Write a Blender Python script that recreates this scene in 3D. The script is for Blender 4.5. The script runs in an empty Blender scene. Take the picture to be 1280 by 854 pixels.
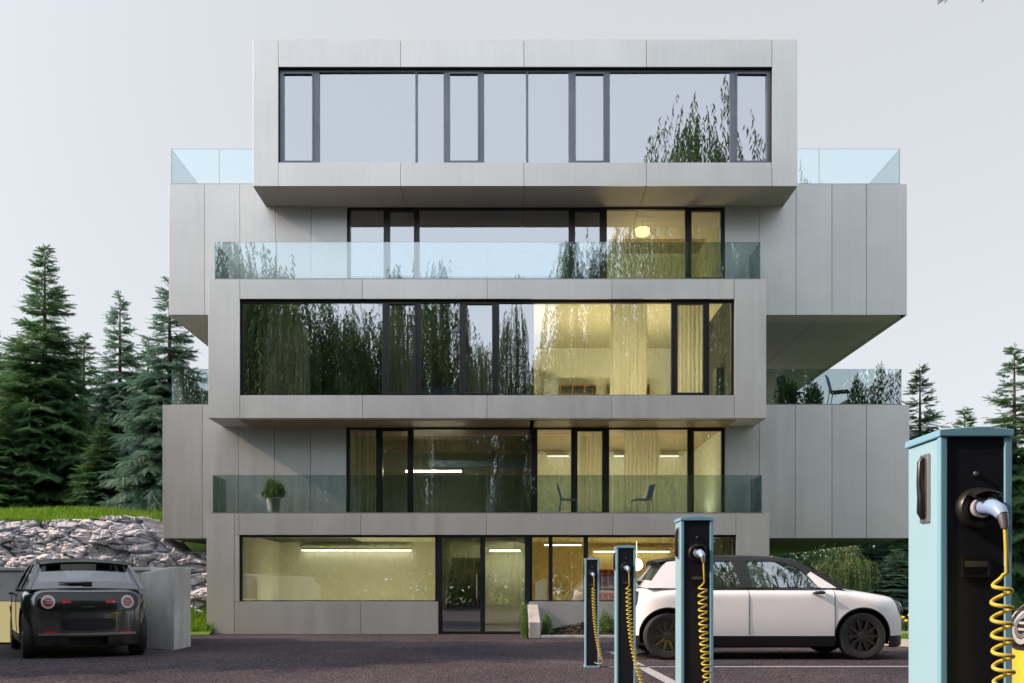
import bpy, math, random
import numpy as np
from mathutils import Vector, Matrix
random.seed(7)
RNG = np.random.default_rng(11)
SC = bpy.context.scene
COL = SC.collection
R = math.radians

# ---------------------------------------------------------------- measured frame
# camera at (0,0,H) looking along +Y; FL is the focal length in photo pixels,
# CX/HY the vanishing point.  X()/Z() give metres for a photo measurement at a known depth.
H = 0.93; FL = 1200.0; CX = 638.0; HY = 737.0
def X(px, Y): return (px - CX) / FL * Y
def Z(py, Y): return H + (HY - py) / FL * Y
F = FL * H / (793 - HY)          # front faces of the three big boxes
W = F * 1.052                    # recessed wall and the wings
def fx(p): return X(p, F)
def fz(p): return Z(p, F)
def wx(p): return X(p, W)
def wz(p): return Z(p, W)

# ---------------------------------------------------------------- mesh helpers
class MB:
    def __init__(s): s.v = []; s.f = []; s.m = []
    def add(s, pts, faces, m=0):
        b = len(s.v); s.v += [tuple(p) for p in pts]
        for f in faces: s.f.append([b + i for i in f]); s.m.append(m)
    def box(s, x0, x1, y0, y1, z0, z1, m=0):
        s.add([(x0,y0,z0),(x1,y0,z0),(x1,y1,z0),(x0,y1,z0),(x0,y0,z1),(x1,y0,z1),(x1,y1,z1),(x0,y1,z1)],
              [(0,3,2,1),(4,5,6,7),(0,1,5,4),(1,2,6,5),(2,3,7,6),(3,0,4,7)], m)
    def prism(s, pts, d, m=0):
        n = len(pts); d = Vector(d); p = [Vector(q) for q in pts]
        s.add(p + [q + d for q in p], [tuple(range(n))[::-1], tuple(range(n, 2*n))] +
              [(i, (i+1) % n, n + (i+1) % n, n + i) for i in range(n)], m)
    def tube(s, path, r, n=8, m=0, caps=True):
        P = [Vector(p) for p in path]; k = len(P)
        rs = r if isinstance(r, (list, tuple)) else [r] * k
        t0 = (P[1] - P[0]).normalized()
        u = t0.orthogonal().normalized(); pts = []
        for i in range(k):
            t = (P[min(i+1, k-1)] - P[max(i-1, 0)])
            t = t.normalized() if t.length > 1e-9 else t0
            u = (u - t * u.dot(t));  u = u.normalized() if u.length > 1e-6 else t.orthogonal().normalized()
            w = t.cross(u)
            for j in range(n):
                a = 2 * math.pi * j / n
                pts.append(P[i] + (u * math.cos(a) + w * math.sin(a)) * rs[i])
        fs = [(i*n + j, i*n + (j+1) % n, (i+1)*n + (j+1) % n, (i+1)*n + j) for i in range(k-1) for j in range(n)]
        if caps: fs += [tuple(range(n))[::-1], tuple(range((k-1)*n, k*n))]
        s.add(pts, fs, m)
    def lathe(s, prof, n=24, mat=None, m=0, caps=False):
        M = mat or Matrix(); k = len(prof); pts = []
        for (r, z) in prof:
            for j in range(n):
                a = 2 * math.pi * j / n
                pts.append(M @ Vector((r * math.cos(a), r * math.sin(a), z)))
        fs = [(i*n + j, i*n + (j+1) % n, (i+1)*n + (j+1) % n, (i+1)*n + j) for i in range(k-1) for j in range(n)]
        if caps: fs += [tuple(range(n))[::-1], tuple(range((k-1)*n, k*n))]
        s.add(pts, fs, m)
    def grid(s, rows, m=0, flip=False):
        a = len(rows); b = len(rows[0]); pts = [p for r_ in rows for p in r_]
        fs = []
        for i in range(a-1):
            for j in range(b-1):
                q = (i*b + j, i*b + j+1, (i+1)*b + j+1, (i+1)*b + j)
                fs.append(q[::-1] if flip else q)
        s.add(pts, fs, m)
    def ball(s, c, rx, ry=None, rz=None, n=16, m=0):
        ry = ry or rx; rz = rz or rx; k = n // 2
        rows = [[(c[0] + rx*math.sin(math.pi*i/k)*math.cos(2*math.pi*j/n), c[1] + ry*math.sin(math.pi*i/k)*math.sin(2*math.pi*j/n),
                  c[2] + rz*math.cos(math.pi*i/k)) for j in range(n+1)] for i in range(k+1)]
        s.grid(rows, m)
    def build(s, name, mats, parent=None, smooth=None, bevel=0, local=False):
        me = bpy.data.meshes.new(name)
        me.from_pydata(s.v, [], s.f)
        for mt in (mats if isinstance(mats, (list, tuple)) else [mats]): me.materials.append(mt)
        if any(s.m): me.polygons.foreach_set('material_index', s.m)
        if smooth is not None:
            me.polygons.foreach_set('use_smooth', [True] * len(s.f))
            if smooth < 180: me.set_sharp_from_angle(angle=R(smooth))
        me.update()
        return link(name, me, parent, bevel, local)

def root_loc(o):
    while o.parent: o = o.parent
    return o.location
def link(name, me, parent=None, bevel=0, local=False):
    o = bpy.data.objects.new(name, me); COL.objects.link(o)
    if parent is not None:
        o.parent = parent
        if not local:                      # mesh was made in world coordinates
            if parent.parent is None: o.matrix_parent_inverse = Matrix.Translation(-parent.location)
    elif not local:
        n = len(me.vertices); co = np.empty(n*3, np.float32); me.vertices.foreach_get('co', co); co = co.reshape(-1, 3)
        b = np.array([(co[:,0].min()+co[:,0].max())/2, (co[:,1].min()+co[:,1].max())/2, co[:,2].min()], np.float32)
        me.vertices.foreach_set('co', (co - b).ravel()); me.update(); o.location = b.tolist()
    if bevel:
        md = o.modifiers.new('edge', 'BEVEL'); md.width = bevel; md.segments = 2; md.limit_method = 'ANGLE'; md.angle_limit = R(40)
    return o
def tag(o, label, cat, group=None):
    o['label'] = label; o['category'] = cat
    if group: o['group'] = group
    return o
def thing(name, label, cat, loc, rz=0, group=None):
    o = bpy.data.objects.new(name, None); COL.objects.link(o); o.location = loc; o.rotation_euler = (0, 0, rz); o.empty_display_size = .2
    return tag(o, label, cat, group)
def struct(o): o['kind'] = 'structure'; return o
def stuff(o): o['kind'] = 'stuff'; return o
def copy_tree(o, parent=None):
    c = o.copy(); COL.objects.link(c)
    if parent is not None: c.parent = parent
    for ch in [q for q in list(COL.objects) if q.parent == o]: copy_tree(ch, c)
    return c
def np_mesh(name, verts, faces, mat, smooth=False):
    verts = np.asarray(verts, np.float32); faces = np.asarray(faces, np.int32); k = faces.shape[1]
    me = bpy.data.meshes.new(name)
    me.vertices.add(len(verts)); me.vertices.foreach_set('co', verts.ravel())
    me.loops.add(faces.size); me.loops.foreach_set('vertex_index', faces.ravel())
    me.polygons.add(len(faces)); me.polygons.foreach_set('loop_start', np.arange(0, faces.size, k, dtype=np.int32))
    me.polygons.foreach_set('loop_total', np.full(len(faces), k, np.int32))
    if smooth: me.polygons.foreach_set('use_smooth', np.ones(len(faces), bool))
    me.materials.append(mat); me.update(calc_edges=True); me.validate()
    return me

# ---------------------------------------------------------------- materials
def new_mat(name):
    m = bpy.data.materials.new(name); m.use_nodes = True; nt = m.node_tree; nt.nodes.clear()
    out = nt.nodes.new('ShaderNodeOutputMaterial'); return m, nt, out
def N(nt, t, **kw):
    n = nt.nodes.new(t)
    for k, v in kw.items():
        if k in n.inputs.keys(): n.inputs[k].default_value = v
        else: setattr(n, k, v)
    return n
def c4(c): return (c[0], c[1], c[2], 1)
def mapped(nt, scale=(1,1,1), coord='Object'):
    tc = N(nt, 'ShaderNodeTexCoord'); mp = N(nt, 'ShaderNodeMapping'); mp.inputs['Scale'].default_value = scale
    nt.links.new(tc.outputs[coord], mp.inputs['Vector']); return mp.outputs['Vector']
def noise(nt, vec, scale, detail=4, rough=.55, dist=0):
    n = N(nt, 'ShaderNodeTexNoise', Scale=scale, Detail=detail, Roughness=rough, Distortion=dist)
    nt.links.new(vec, n.inputs['Vector']); return n.outputs['Fac']
def ramp(nt, fac, stops):
    r = N(nt, 'ShaderNodeValToRGB'); el = r.color_ramp.elements
    while len(el) < len(stops): el.new(.5)
    for e, (p, c) in zip(el, stops): e.position = p; e.color = c4(c) if len(c) == 3 else c
    nt.links.new(fac, r.inputs['Fac']); return r.outputs['Color']
def bump(nt, h, strength, dist, nrm=None):
    b = N(nt, 'ShaderNodeBump', Strength=strength, Distance=dist); nt.links.new(h, b.inputs['Height'])
    if nrm is not None: nt.links.new(nrm, b.inputs['Normal'])
    return b.outputs['Normal']
def mixc(nt, fac, a, b, mode='MIX'):
    n = N(nt, 'ShaderNodeMix', data_type='RGBA', blend_type=mode)
    for sock, v in ((0, fac), (6, a), (7, b)):
        if hasattr(v, 'links') or isinstance(v, bpy.types.NodeSocket): nt.links.new(v, n.inputs[sock])
        else: n.inputs[sock].default_value = v if sock == 0 else c4(v)
    return n.outputs[2]

def paint(name, col, rough=.4, metal=0, coat=0, var=.06, scale=3, spec=.5, bumps=0):
    m, nt, out = new_mat(name); p = N(nt, 'ShaderNodeBsdfPrincipled', Roughness=rough, Metallic=metal)
    p.inputs['Coat Weight'].default_value = coat; p.inputs['Coat Roughness'].default_value = .04
    p.inputs['Specular IOR Level'].default_value = spec
    v = mapped(nt); f = noise(nt, v, scale, 5)
    nt.links.new(ramp(nt, f, [(.25, [c*(1-var) for c in col]), (.75, [min(1, c*(1+var)) for c in col])]), p.inputs['Base Color'])
    if bumps:
        nt.links.new(bump(nt, noise(nt, v, bumps, 3), .15, .004), p.inputs['Normal'])
    nt.links.new(p.outputs[0], out.inputs[0]); return m

def emit(name, col, s):
    m, nt, out = new_mat(name); e = N(nt, 'ShaderNodeEmission', Strength=s); e.inputs['Color'].default_value = c4(col)
    nt.links.new(e.outputs[0], out.inputs[0]); return m

def glass(name, tint, refl, gcol=(.90,.95,1.0), wav=.00022):
    m, nt, out = new_mat(name)
    t = N(nt, 'ShaderNodeBsdfTransparent'); t.inputs['Color'].default_value = c4(tint)
    g = N(nt, 'ShaderNodeBsdfGlossy', Roughness=0.0); g.inputs['Color'].default_value = c4(gcol)
    lw = N(nt, 'ShaderNodeFresnel', IOR=1.5)
    v = mapped(nt, (1,1,1)); h = noise(nt, v, .9, 1)
    nrm = bump(nt, h, 1.0, wav); nt.links.new(nrm, g.inputs['Normal'])
    mr = N(nt, 'ShaderNodeMapRange'); mr.inputs['From Min'].default_value = .04; mr.inputs['To Min'].default_value = refl; mr.inputs['To Max'].default_value = .95
    nt.links.new(lw.outputs[0], mr.inputs['Value'])
    mx = N(nt, 'ShaderNodeMixShader'); nt.links.new(mr.outputs[0], mx.inputs[0])
    nt.links.new(t.outputs[0], mx.inputs[1]); nt.links.new(g.outputs[0], mx.inputs[2]); nt.links.new(mx.outputs[0], out.inputs[0])
    return m

def mat_cladding():
    m, nt, out = new_mat('panel_cladding'); p = N(nt, 'ShaderNodeBsdfPrincipled', Roughness=.42, Metallic=.72)
    v = mapped(nt, (6, 6, .6)); v1 = mapped(nt, (1,1,1)); v2 = mapped(nt, (30, 30, 260))
    big = noise(nt, v1, .55, 5, .6); streak = noise(nt, v, 1.0, 5, .6); fine = noise(nt, v2, 1.0, 3, .6)
    c = ramp(nt, big, [(.3, (.54,.56,.56)), (.7, (.62,.64,.64))])
    gi = N(nt, 'ShaderNodeNewGeometry'); c = mixc(nt, 1.0, c, ramp(nt, gi.outputs['Random Per Island'], [(0, (.93,.93,.925)), (1, (1.05,1.045,1.03))]), 'MULTIPLY')
    vr = mapped(nt, (9, 9, .22)); rs = noise(nt, vr, 1.6, 6, .7); c = mixc(nt, .20, c, ramp(nt, rs, [(.36, (.80,.79,.77)), (.5, (1,1,1))]), 'MULTIPLY')
    c = mixc(nt, .16, c, ramp(nt, streak, [(.3, (.86,.86,.86)), (.7, (1,1,1))]), 'MULTIPLY')
    c = mixc(nt, .2, c, ramp(nt, fine, [(.3, (.8,.8,.8)), (.7, (1,1,1))]), 'MULTIPLY')
    nt.links.new(c, p.inputs['Base Color'])
    nt.links.new(ramp(nt, streak, [(.2, (.36,)*3), (.8, (.48,)*3)]), p.inputs['Roughness'])
    nt.links.new(bump(nt, fine, .05, .002), p.inputs['Normal'])
    nt.links.new(p.outputs[0], out.inputs[0]); return m

def mat_concrete(name, base=.42, warm=0):
    m, nt, out = new_mat(name); p = N(nt, 'ShaderNodeBsdfPrincipled', Roughness=.85)
    v = mapped(nt); vs = mapped(nt, (5, 5, .5))
    a = noise(nt, v, 1.6, 8, .65); b = noise(nt, v, 60, 3); s = noise(nt, vs, 1, 4)
    c = ramp(nt, a, [(.3, (base*.72, base*.72, base*.71)), (.7, (base*1.1, base*1.09, base*1.06))])
    c = mixc(nt, .6, c, ramp(nt, s, [(.35, (.75,.75,.74)), (.6, (1,1,1))]), 'MULTIPLY')
    c = mixc(nt, .4, c, ramp(nt, b, [(.35, (.6,.6,.6)), (.5, (1,1,1))]), 'MULTIPLY')
    nt.links.new(c, p.inputs['Base Color']); nt.links.new(bump(nt, b, .3, .004), p.inputs['Normal'])
    nt.links.new(p.outputs[0], out.inputs[0]); return m

def mat_asphalt():
    m, nt, out = new_mat('asphalt'); p = N(nt, 'ShaderNodeBsdfPrincipled', Roughness=.9); p.inputs['Specular IOR Level'].default_value = .08
    v = mapped(nt)
    vo = N(nt, 'ShaderNodeTexVoronoi', Scale=95.0); nt.links.new(v, vo.inputs['Vector'])
    vo2 = N(nt, 'ShaderNodeTexVoronoi', Scale=38.0); nt.links.new(v, vo2.inputs['Vector'])
    sep = N(nt, 'ShaderNodeSeparateColor'); nt.links.new(vo.outputs['Color'], sep.inputs[0])
    c = ramp(nt, sep.outputs[0], [(0, (.013,.018,.030)), (.40, (.032,.040,.060)), (.70, (.085,.082,.098)), (1, (.32,.25,.23))])
    sep2 = N(nt, 'ShaderNodeSeparateColor'); nt.links.new(vo2.outputs['Color'], sep2.inputs[0])
    c = mixc(nt, .45, c, ramp(nt, sep2.outputs[0], [(.2, (.55,.52,.52)), (.8, (1.25,1.15,1.1))]), 'MULTIPLY')
    big = noise(nt, v, .35, 6, .6)
    c = mixc(nt, .75, c, ramp(nt, big, [(.32, (.50,.51,.56)), (.68, (1.25,1.18,1.15))]), 'MULTIPLY')
    nt.links.new(c, p.inputs['Base Color'])
    n1 = bump(nt, vo.outputs['Distance'], .9, .012)
    nt.links.new(bump(nt, vo2.outputs['Distance'], .4, .02, n1), p.inputs['Normal'])
    nt.links.new(p.outputs[0], out.inputs[0]); return m

def mat_leaf(name, stops, scale=1.2, rough=.55, trans=.25, coord='Object'):
    m, nt, out = new_mat(name); v = mapped(nt, coord=coord)
    a = noise(nt, v, scale, 4); g = N(nt, 'ShaderNodeNewGeometry')
    c = ramp(nt, a, stops)
    c = mixc(nt, .7, c, ramp(nt, g.outputs['Random Per Island'], [(0, (.55,.6,.55)), (1, (1.25,1.2,1.05))]), 'MULTIPLY')
    d = N(nt, 'ShaderNodeBsdfPrincipled', Roughness=rough); d.inputs['Specular IOR Level'].default_value = .35
    t = N(nt, 'ShaderNodeBsdfTranslucent'); mx = N(nt, 'ShaderNodeMixShader'); mx.inputs[0].default_value = trans
    nt.links.new(c, d.inputs['Base Color']); nt.links.new(c, t.inputs['Color'])
    nt.links.new(d.outputs[0], mx.inputs[1]); nt.links.new(t.outputs[0], mx.inputs[2]); nt.links.new(mx.outputs[0], out.inputs[0]); return m

def mat_rock():
    m, nt, out = new_mat('gneiss_rock'); p = N(nt, 'ShaderNodeBsdfPrincipled', Roughness=.85)
    v = mapped(nt, (1, 1, 2.0)); a = noise(nt, v, 1.3, 10, .72, 1.2); b = noise(nt, v, 5, 8, .75, 1.5)
    rot = nt.nodes.new('ShaderNodeMapping'); rot.inputs['Rotation'].default_value = (0, .45, 0); rot.inputs['Scale'].default_value = (.8, 1, 4.5); nt.links.new(mapped(nt), rot.inputs['Vector'])
    st = noise(nt, rot.outputs['Vector'], 2.2, 9, .72, 1.6)
    c = ramp(nt, a, [(.25, (.30,.30,.33)), (.40, (.52,.52,.56)), (.6, (.66,.67,.71)), (.8, (.74,.75,.78))])
    c = mixc(nt, .45, c, ramp(nt, st, [(.30, (.36,.35,.37)), (.40, (.9,.9,.91)), (.7, (1.1,1.1,1.1))]), 'MULTIPLY')
    c = mixc(nt, .7, c, ramp(nt, b, [(.29, (.35,.34,.35)), (.40, (1,1,1))]), 'MULTIPLY')
    nt.links.new(c, p.inputs['Base Color'])
    n1 = bump(nt, st, .4, .05); nt.links.new(bump(nt, b, .8, .05, n1), p.inputs['Normal'])
    nt.links.new(p.outputs[0], out.inputs[0]); return m

def mat_ground(name, stops, scale=.8, bs=30):
    m, nt, out = new_mat(name); p = N(nt, 'ShaderNodeBsdfPrincipled', Roughness=.95)
    v = mapped(nt); c = ramp(nt, noise(nt, v, scale, 8, .7), stops)
    c = mixc(nt, .7, c, ramp(nt, noise(nt, v, bs, 5, .7), [(.3, (.5,.5,.5)), (.7, (1.3,1.3,1.3))]), 'MULTIPLY')
    nt.links.new(c, p.inputs['Base Color']); nt.links.new(bump(nt, noise(nt, v, bs, 5, .7), .7, .03), p.inputs['Normal'])
    nt.links.new(p.outputs[0], out.inputs[0]); return m

def mat_curtain():
    m, nt, out = new_mat('curtain_cloth')
    d = N(nt, 'ShaderNodeBsdfDiffuse'); t = N(nt, 'ShaderNodeBsdfTranslucent'); mx = N(nt, 'ShaderNodeMixShader'); mx.inputs[0].default_value = .5
    v = mapped(nt, (1, 1, .05)); c = ramp(nt, noise(nt, v, 12, 3), [(.3, (.76,.71,.54)), (.7, (.86,.81,.64))])
    nt.links.new(c, d.inputs['Color']); nt.links.new(c, t.inputs['Color'])
    nt.links.new(d.outputs[0], mx.inputs[1]); nt.links.new(t.outputs[0], mx.inputs[2]); nt.links.new(mx.outputs[0], out.inputs[0]); return m

M = dict(
    clad=mat_cladding(), soffit=paint('soffit_panel', (.58,.58,.57), .6, var=.05, scale=1.5), back=paint('joint_shadow_gap', (.03,.03,.03), .8), conc=mat_concrete('cast_concrete', .46),
    frame=paint('black_window_frame', (.012,.013,.016), .3, var=.1), gframe=paint('anodised_frame', (.13,.15,.19), .32, metal=.4, var=.1),  # gframe: reflection on the top box frames put into their colour
    glass=glass('coated_window_glass', (.88,.92,.92), .42), rail=glass('balustrade_glass', (.80,.885,.90), .21, (.90,.94,.96), .0002),
    cglass=glass('car_glass', (.80,.83,.83), .22, (.9,.95,1), .0001), eglass=paint('glass_edge', (.16,.42,.45), .15),
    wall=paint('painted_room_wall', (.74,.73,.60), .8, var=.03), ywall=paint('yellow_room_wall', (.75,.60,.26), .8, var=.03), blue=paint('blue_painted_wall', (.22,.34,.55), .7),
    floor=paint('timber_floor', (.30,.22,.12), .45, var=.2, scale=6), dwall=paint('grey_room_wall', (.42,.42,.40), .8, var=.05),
    asphalt=mat_asphalt(), line=paint('worn_road_paint', (.34,.34,.37), .7, var=.5, scale=18), grass=mat_leaf('grass_blades', [(.3, (.10,.24,.012)), (.7, (.20,.36,.02))], 2, trans=.4),
    lawn=mat_ground('lawn_soil', [(.3, (.06,.13,.012)), (.7, (.11,.21,.02))]), mulch=mat_ground('bark_mulch', [(.3, (.015,.01,.008)), (.5, (.05,.035,.028)), (.75, (.13,.10,.08))], 9, 40),
    rock=mat_rock(), cyan=paint('pale_cyan_paint', (.31,.54,.64), .32, coat=.3, var=.03), cyan2=paint('blue_cyan_paint', (.22,.48,.64), .3, coat=.3, var=.03),
    navy=paint('dark_navy_panel', (.012,.014,.022), .38, var=.1), yel=paint('yellow_cable', (.55,.45,.06), .4, var=.08), plugw=paint('plug_plastic', (.26,.40,.62), .25, coat=.3, var=.03),
    blk=paint('black_plastic', (.012,.012,.013), .35, var=.15), rub=paint('tyre_rubber', (.018,.018,.019), .75, var=.2, scale=20), rimk=paint('black_alloy', (.13,.13,.135), .2, metal=.9, coat=.5),
    silver=paint('brushed_silver', (.6,.6,.6), .3, metal=.9), white=paint('white_car_paint', (.80,.81,.83), .3, coat=.8, var=.02), dark=paint('gunmetal_car_paint', (.13,.135,.145), .17, metal=.9, coat=1, var=.05),
    yellow=paint('yellow_car_paint', (.75,.60,.05), .3, coat=.8, var=.02), red=paint('red_lens', (.45,.012,.01), .2, coat=.8), lens=paint('white_lens_ring', (.42,.42,.45), .2, coat=.8),
    seat=paint('beige_seat_cloth', (.42,.38,.32), .85), bchair=paint('blue_chair_fabric', (.03,.10,.22), .5), bleg=paint('blue_painted_steel', (.10,.22,.32), .4), gchair=paint('dark_chair_fabric', (.10,.15,.22), .6),
    bark=mat_ground('tree_bark', [(.3, (.05,.035,.025)), (.7, (.14,.10,.075))], 6, 25),
    spruce=mat_leaf('spruce_needles', [(.3, (.05,.125,.055)), (.55, (.09,.20,.08)), (.8, (.15,.28,.10))], .9, trans=.38), spruceb=mat_leaf('blue_spruce_needles', [(.3, (.075,.17,.13)), (.7, (.14,.28,.215))], 1.0, trans=.38),
    willow=mat_leaf('willow_leaves', [(.3, (.065,.125,.045)), (.7, (.16,.25,.10))], .7, trans=.42), shrub=mat_leaf('shrub_leaves', [(.3, (.10,.20,.06)), (.7, (.20,.34,.11))], 4, trans=.5), pot=paint('white_pot', (.6,.6,.58), .5),
    curtain=mat_curtain(), wood=paint('oak_board', (.38,.22,.08), .55, var=.15, scale=8), orange=paint('orange_lacquer', (.55,.14,.03), .4), books=paint('book_spines', (.05,.05,.045), .7, var=.5, scale=30),
    flower=paint('yellow_petals', (.75,.5,.03), .6), tv=paint('screen_black', (.01,.01,.012), .12), steel=paint('grey_steel', (.25,.25,.25), .4, metal=.7),
)
LW = (1.0, .86, .42)
M['strip'] = emit('lamp_strip', (1.0, .92, .58), 45); M['glow'] = emit('lit_yellow_panel', (1.0, .86, .42), .38); M['globe'] = emit('globe_lamp', (1.0, .85, .5), 4)
M['stripw'] = emit('lamp_strip_soft', (1.0, .90, .55), 14)

M['upl'] = emit('uplighter_glow', (1.0, .89, .56), 70); M['upl1'] = emit('uplighter_glow_low', (1.0, .90, .56), 46); M['upl3'] = emit('uplighter_glow_amber', (1.0, .74, .32), 60)  # emission of the added fill lamps, kept out of sight on the floors

M['soft'] = emit('soft_lamp_strip', (1.0, .93, .66), 4.5); M['upl0'] = emit('uplighter_glow_ground', (1.0, .90, .52), 16)  # second one: added ground floor fill, out of sight

M['soft1'] = emit('dim_wall_strip', (1.0, .93, .66), 1.7); M['tceil'] = paint('tan_ceiling', (.52,.46,.30), .8, var=.02); M['concl'] = mat_concrete('pale_concrete', .66)
# ================================================================ BUILDING
B = thing('apartment_building', 'grey panelled modern block of stacked shifted boxes with lit windows and glass balconies', 'building', (0, F, 0))
BX = 5.5
def panels(mb, xs, zs, Y, t=.03, g=.005):
    for (x0, x1, z0, z1) in [(a, b, c, d) for a, b in zip(xs, xs[1:]) for c, d in zip(zs, zs[1:])]:
        mb.box(x0 + g, x1 - g, Y, Y + t, z0 + g, z1 - g)
def rect(mb, x0, x1, z0, z1, Y, t=.03, g=.005): mb.box(x0 + g, x1 - g, Y, Y + t, z0 + g, z1 - g)
def part(mb, name, mat, parent=B, **k): return mb.build(name, mat, parent, **k)

def front_box(name, px0, px1, py0, py1, wx0, wx1, wy0, wy1, joints, depth):
    """a projecting box: cladding panels round a wide opening, black gap backing, side walls, roof, soffit"""
    x0, x1, zt, zb = fx(px0), fx(px1), fz(py0), fz(py1); a0, a1, bt, bb = fx(wx0), fx(wx1), fz(wy0), fz(wy1)
    js = [a0] + [fx(j) for j in joints] + [a1]
    c = MB()
    for a, b in zip(js, js[1:]):
        rect(c, a, b, bt, zt, F); rect(c, a, b, zb, bb, F)
    rect(c, x0, a0, zb, zt, F); rect(c, a1, x1, zb, zt, F)
    # side faces and roof, clad
    for k in range(int(depth / 1.25)):
        y0 = F + .031 + k * 1.25; y1 = y0 + 1.24
        c.box(x0, x0 + .03, y0, y1, zb, zt); c.box(x1 - .03, x1, y0, y1, zb, zt)
    part(c, 'cladding', M['clad'], bevel=.003)
    k = MB(); e = .032
    k.box(x0 + e, a0 - .004, F + e, F + depth, zb + e, zt - e); k.box(a1 + .004, x1 - e, F + e, F + depth, zb + e, zt - e)
    k.box(a0 - .003, a1 + .003, F + e, F + .24, bt + .004, zt - e); k.box(a0 - .003, a1 + .003, F + e, F + .24, zb + e, bb - .004)
    part(k, 'wall', M['back'])
    r = MB(); r.box(x0 + .04, x1 - .04, F + .04, F + depth, zt - .03, zt + .0); part(r, 'roof_slab', M['conc'])
    s = MB()
    ss = [x0] + [fx(j) for j in joints] + [x1]
    for a, b in zip(ss, ss[1:]): s.box(a + .006, b - .006, F + .034, F + 3.0, zb + .004, zb + .031)
    part(s, 'soffit', M['soffit'])

front_box('b', 260, 958, 349, 523, 300, 918, 374, 494, [453, 609, 765], 6.0)
front_box('c', 316, 997, 49, 233, 348, 965, 84, 203, [501, 655, 808], 6.0)
# ground floor block: window, double door, window
c = MB(); zt = fz(642)
for a, b in zip([299, 451, 608, 766], [451, 608, 766, 920]): rect(c, fx(a), fx(b), fz(669), zt, F)
rect(c, fx(258), fx(293), 0, zt, F); rect(c, fx(920), fx(962), 0, zt, F); rect(c, fx(293), fx(299), fz(669), zt, F, g=.004)
for a, b in ((293, 451), (451, 548), (661, 920)): rect(c, fx(a), fx(b), 0.0, fz(752), F)
c.box(fx(293) + .005, fx(299), F, F + .03, fz(752) + .005, fz(669) - .005)
for k in range(9):
    y0 = F + .031 + k * 1.25
    c.box(fx(258), fx(258) + .03, y0, y0 + 1.24, 0, zt); c.box(fx(962) - .03, fx(962), y0, y0 + 1.24, 0, zt)
part(c, 'cladding', M['clad'], bevel=.003)
k = MB(); e = .032
k.box(fx(258) + e, fx(299) - .003, F + e, F + 10, 0, zt - e); k.box(fx(920) + .003, fx(962) - e, F + e, F + 10, 0, zt - e)
k.box(fx(299), fx(920), F + e, F + 1.0, fz(669) + .003, zt - e)
k.box(fx(299), fx(548) - .003, F + e, F + .2, 0, fz(752) - .003); k.box(fx(661) + .003, fx(920), F + e, F + .2, 0, fz(752) - .003)
part(k, 'wall', M['back'])
r = MB(); r.box(fx(258) + .04, fx(962) - .04, F + .04, W + .3, zt - .03, zt); part(r, 'balcony_floor', M['conc'])
s = MB(); s.box(fx(258) + .05, fx(962) - .05, F + 1.0, F + 10, zt - .35, zt - .04); part(s, 'floor_slab', M['conc'])

# wings: recessed wall panels on plane W, carried left and right past the boxes
def wing(py0, py1, left, right, YB):
    zt, zb = wz(py0), wz(py1); c = MB()
    L = [wx(p) for p in left]; Rr = [wx(p) for p in right]
    n = int((YB - W) / 1.3)
    for xs, xe in ((L, L[0]), (Rr, Rr[-1] - .03)):
        c = MB()
        for a, b in zip(xs, xs[1:]): rect(c, a, b, zb, zt, W)
        for i in range(n):
            y0 = W + .031 + i * 1.3
            c.box(xe, xe + .03, y0, y0 + 1.29, zb, zt)
        part(c, 'cladding', M['clad'], bevel=.003)
    k = MB(); e = .032; yb = W + n * 1.3
    for a, b in ((L[0], L[-1]), (Rr[0], Rr[-1])):
        k.box(a + e, b - .002, W + e, W + .4, zb + e, zt - e); k.box(a + e, b, yb - .3, yb, zb + e, zt - e)
        k.box(a + e, b, W + .4, yb - .3, zb + e, zb + .3)
    k.box(L[0] + e, L[0] + .3, W + .4, yb - .3, zb + .3, zt - .1); k.box(Rr[-1] - .3, Rr[-1] - e, W + .4, yb - .3, zb + .3, zt - .1)
    k.box(L[-1], Rr[0], yb - .3, yb, zb + e, zt - e)
    part(k, 'wall', M['back'])
    for a, b in ((L[0] + .03, fx(262)), (fx(956), Rr[-1] - .03)):
        f = MB(); f.box(a, b, W + .034, yb, zt - .05, zt - .004); part(f, 'terrace_floor', M['conc'])
    s = MB()
    def row(a, b):
        s.box(a + .006, b - .006, W + .034, yb, zb + .003, zb + .031)
    row(L[0], fx(262)); part(s, 'soffit', M['soffit']); s = MB(); m_ = wx(1027)
    row(fx(956), m_); row(m_, Rr[-1] - .12); s.box(Rr[-1] - .1, Rr[-1] - .035, W + .2, yb, zb + .003, zb + .031)
    part(s, 'soffit', M['soffit'])
    return zt, zb, yb
UZ, UB, YB = wing(230, 394, [211, 256, 300, 345, 389, 434], [906, 949, 995, 1040, 1083, 1134], 33)
LZ, LB, _ = wing(506, 673, [203, 253, 298, 343, 388, 433], [906, 949, 994, 1040, 1083, 1137], 33)

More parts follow.
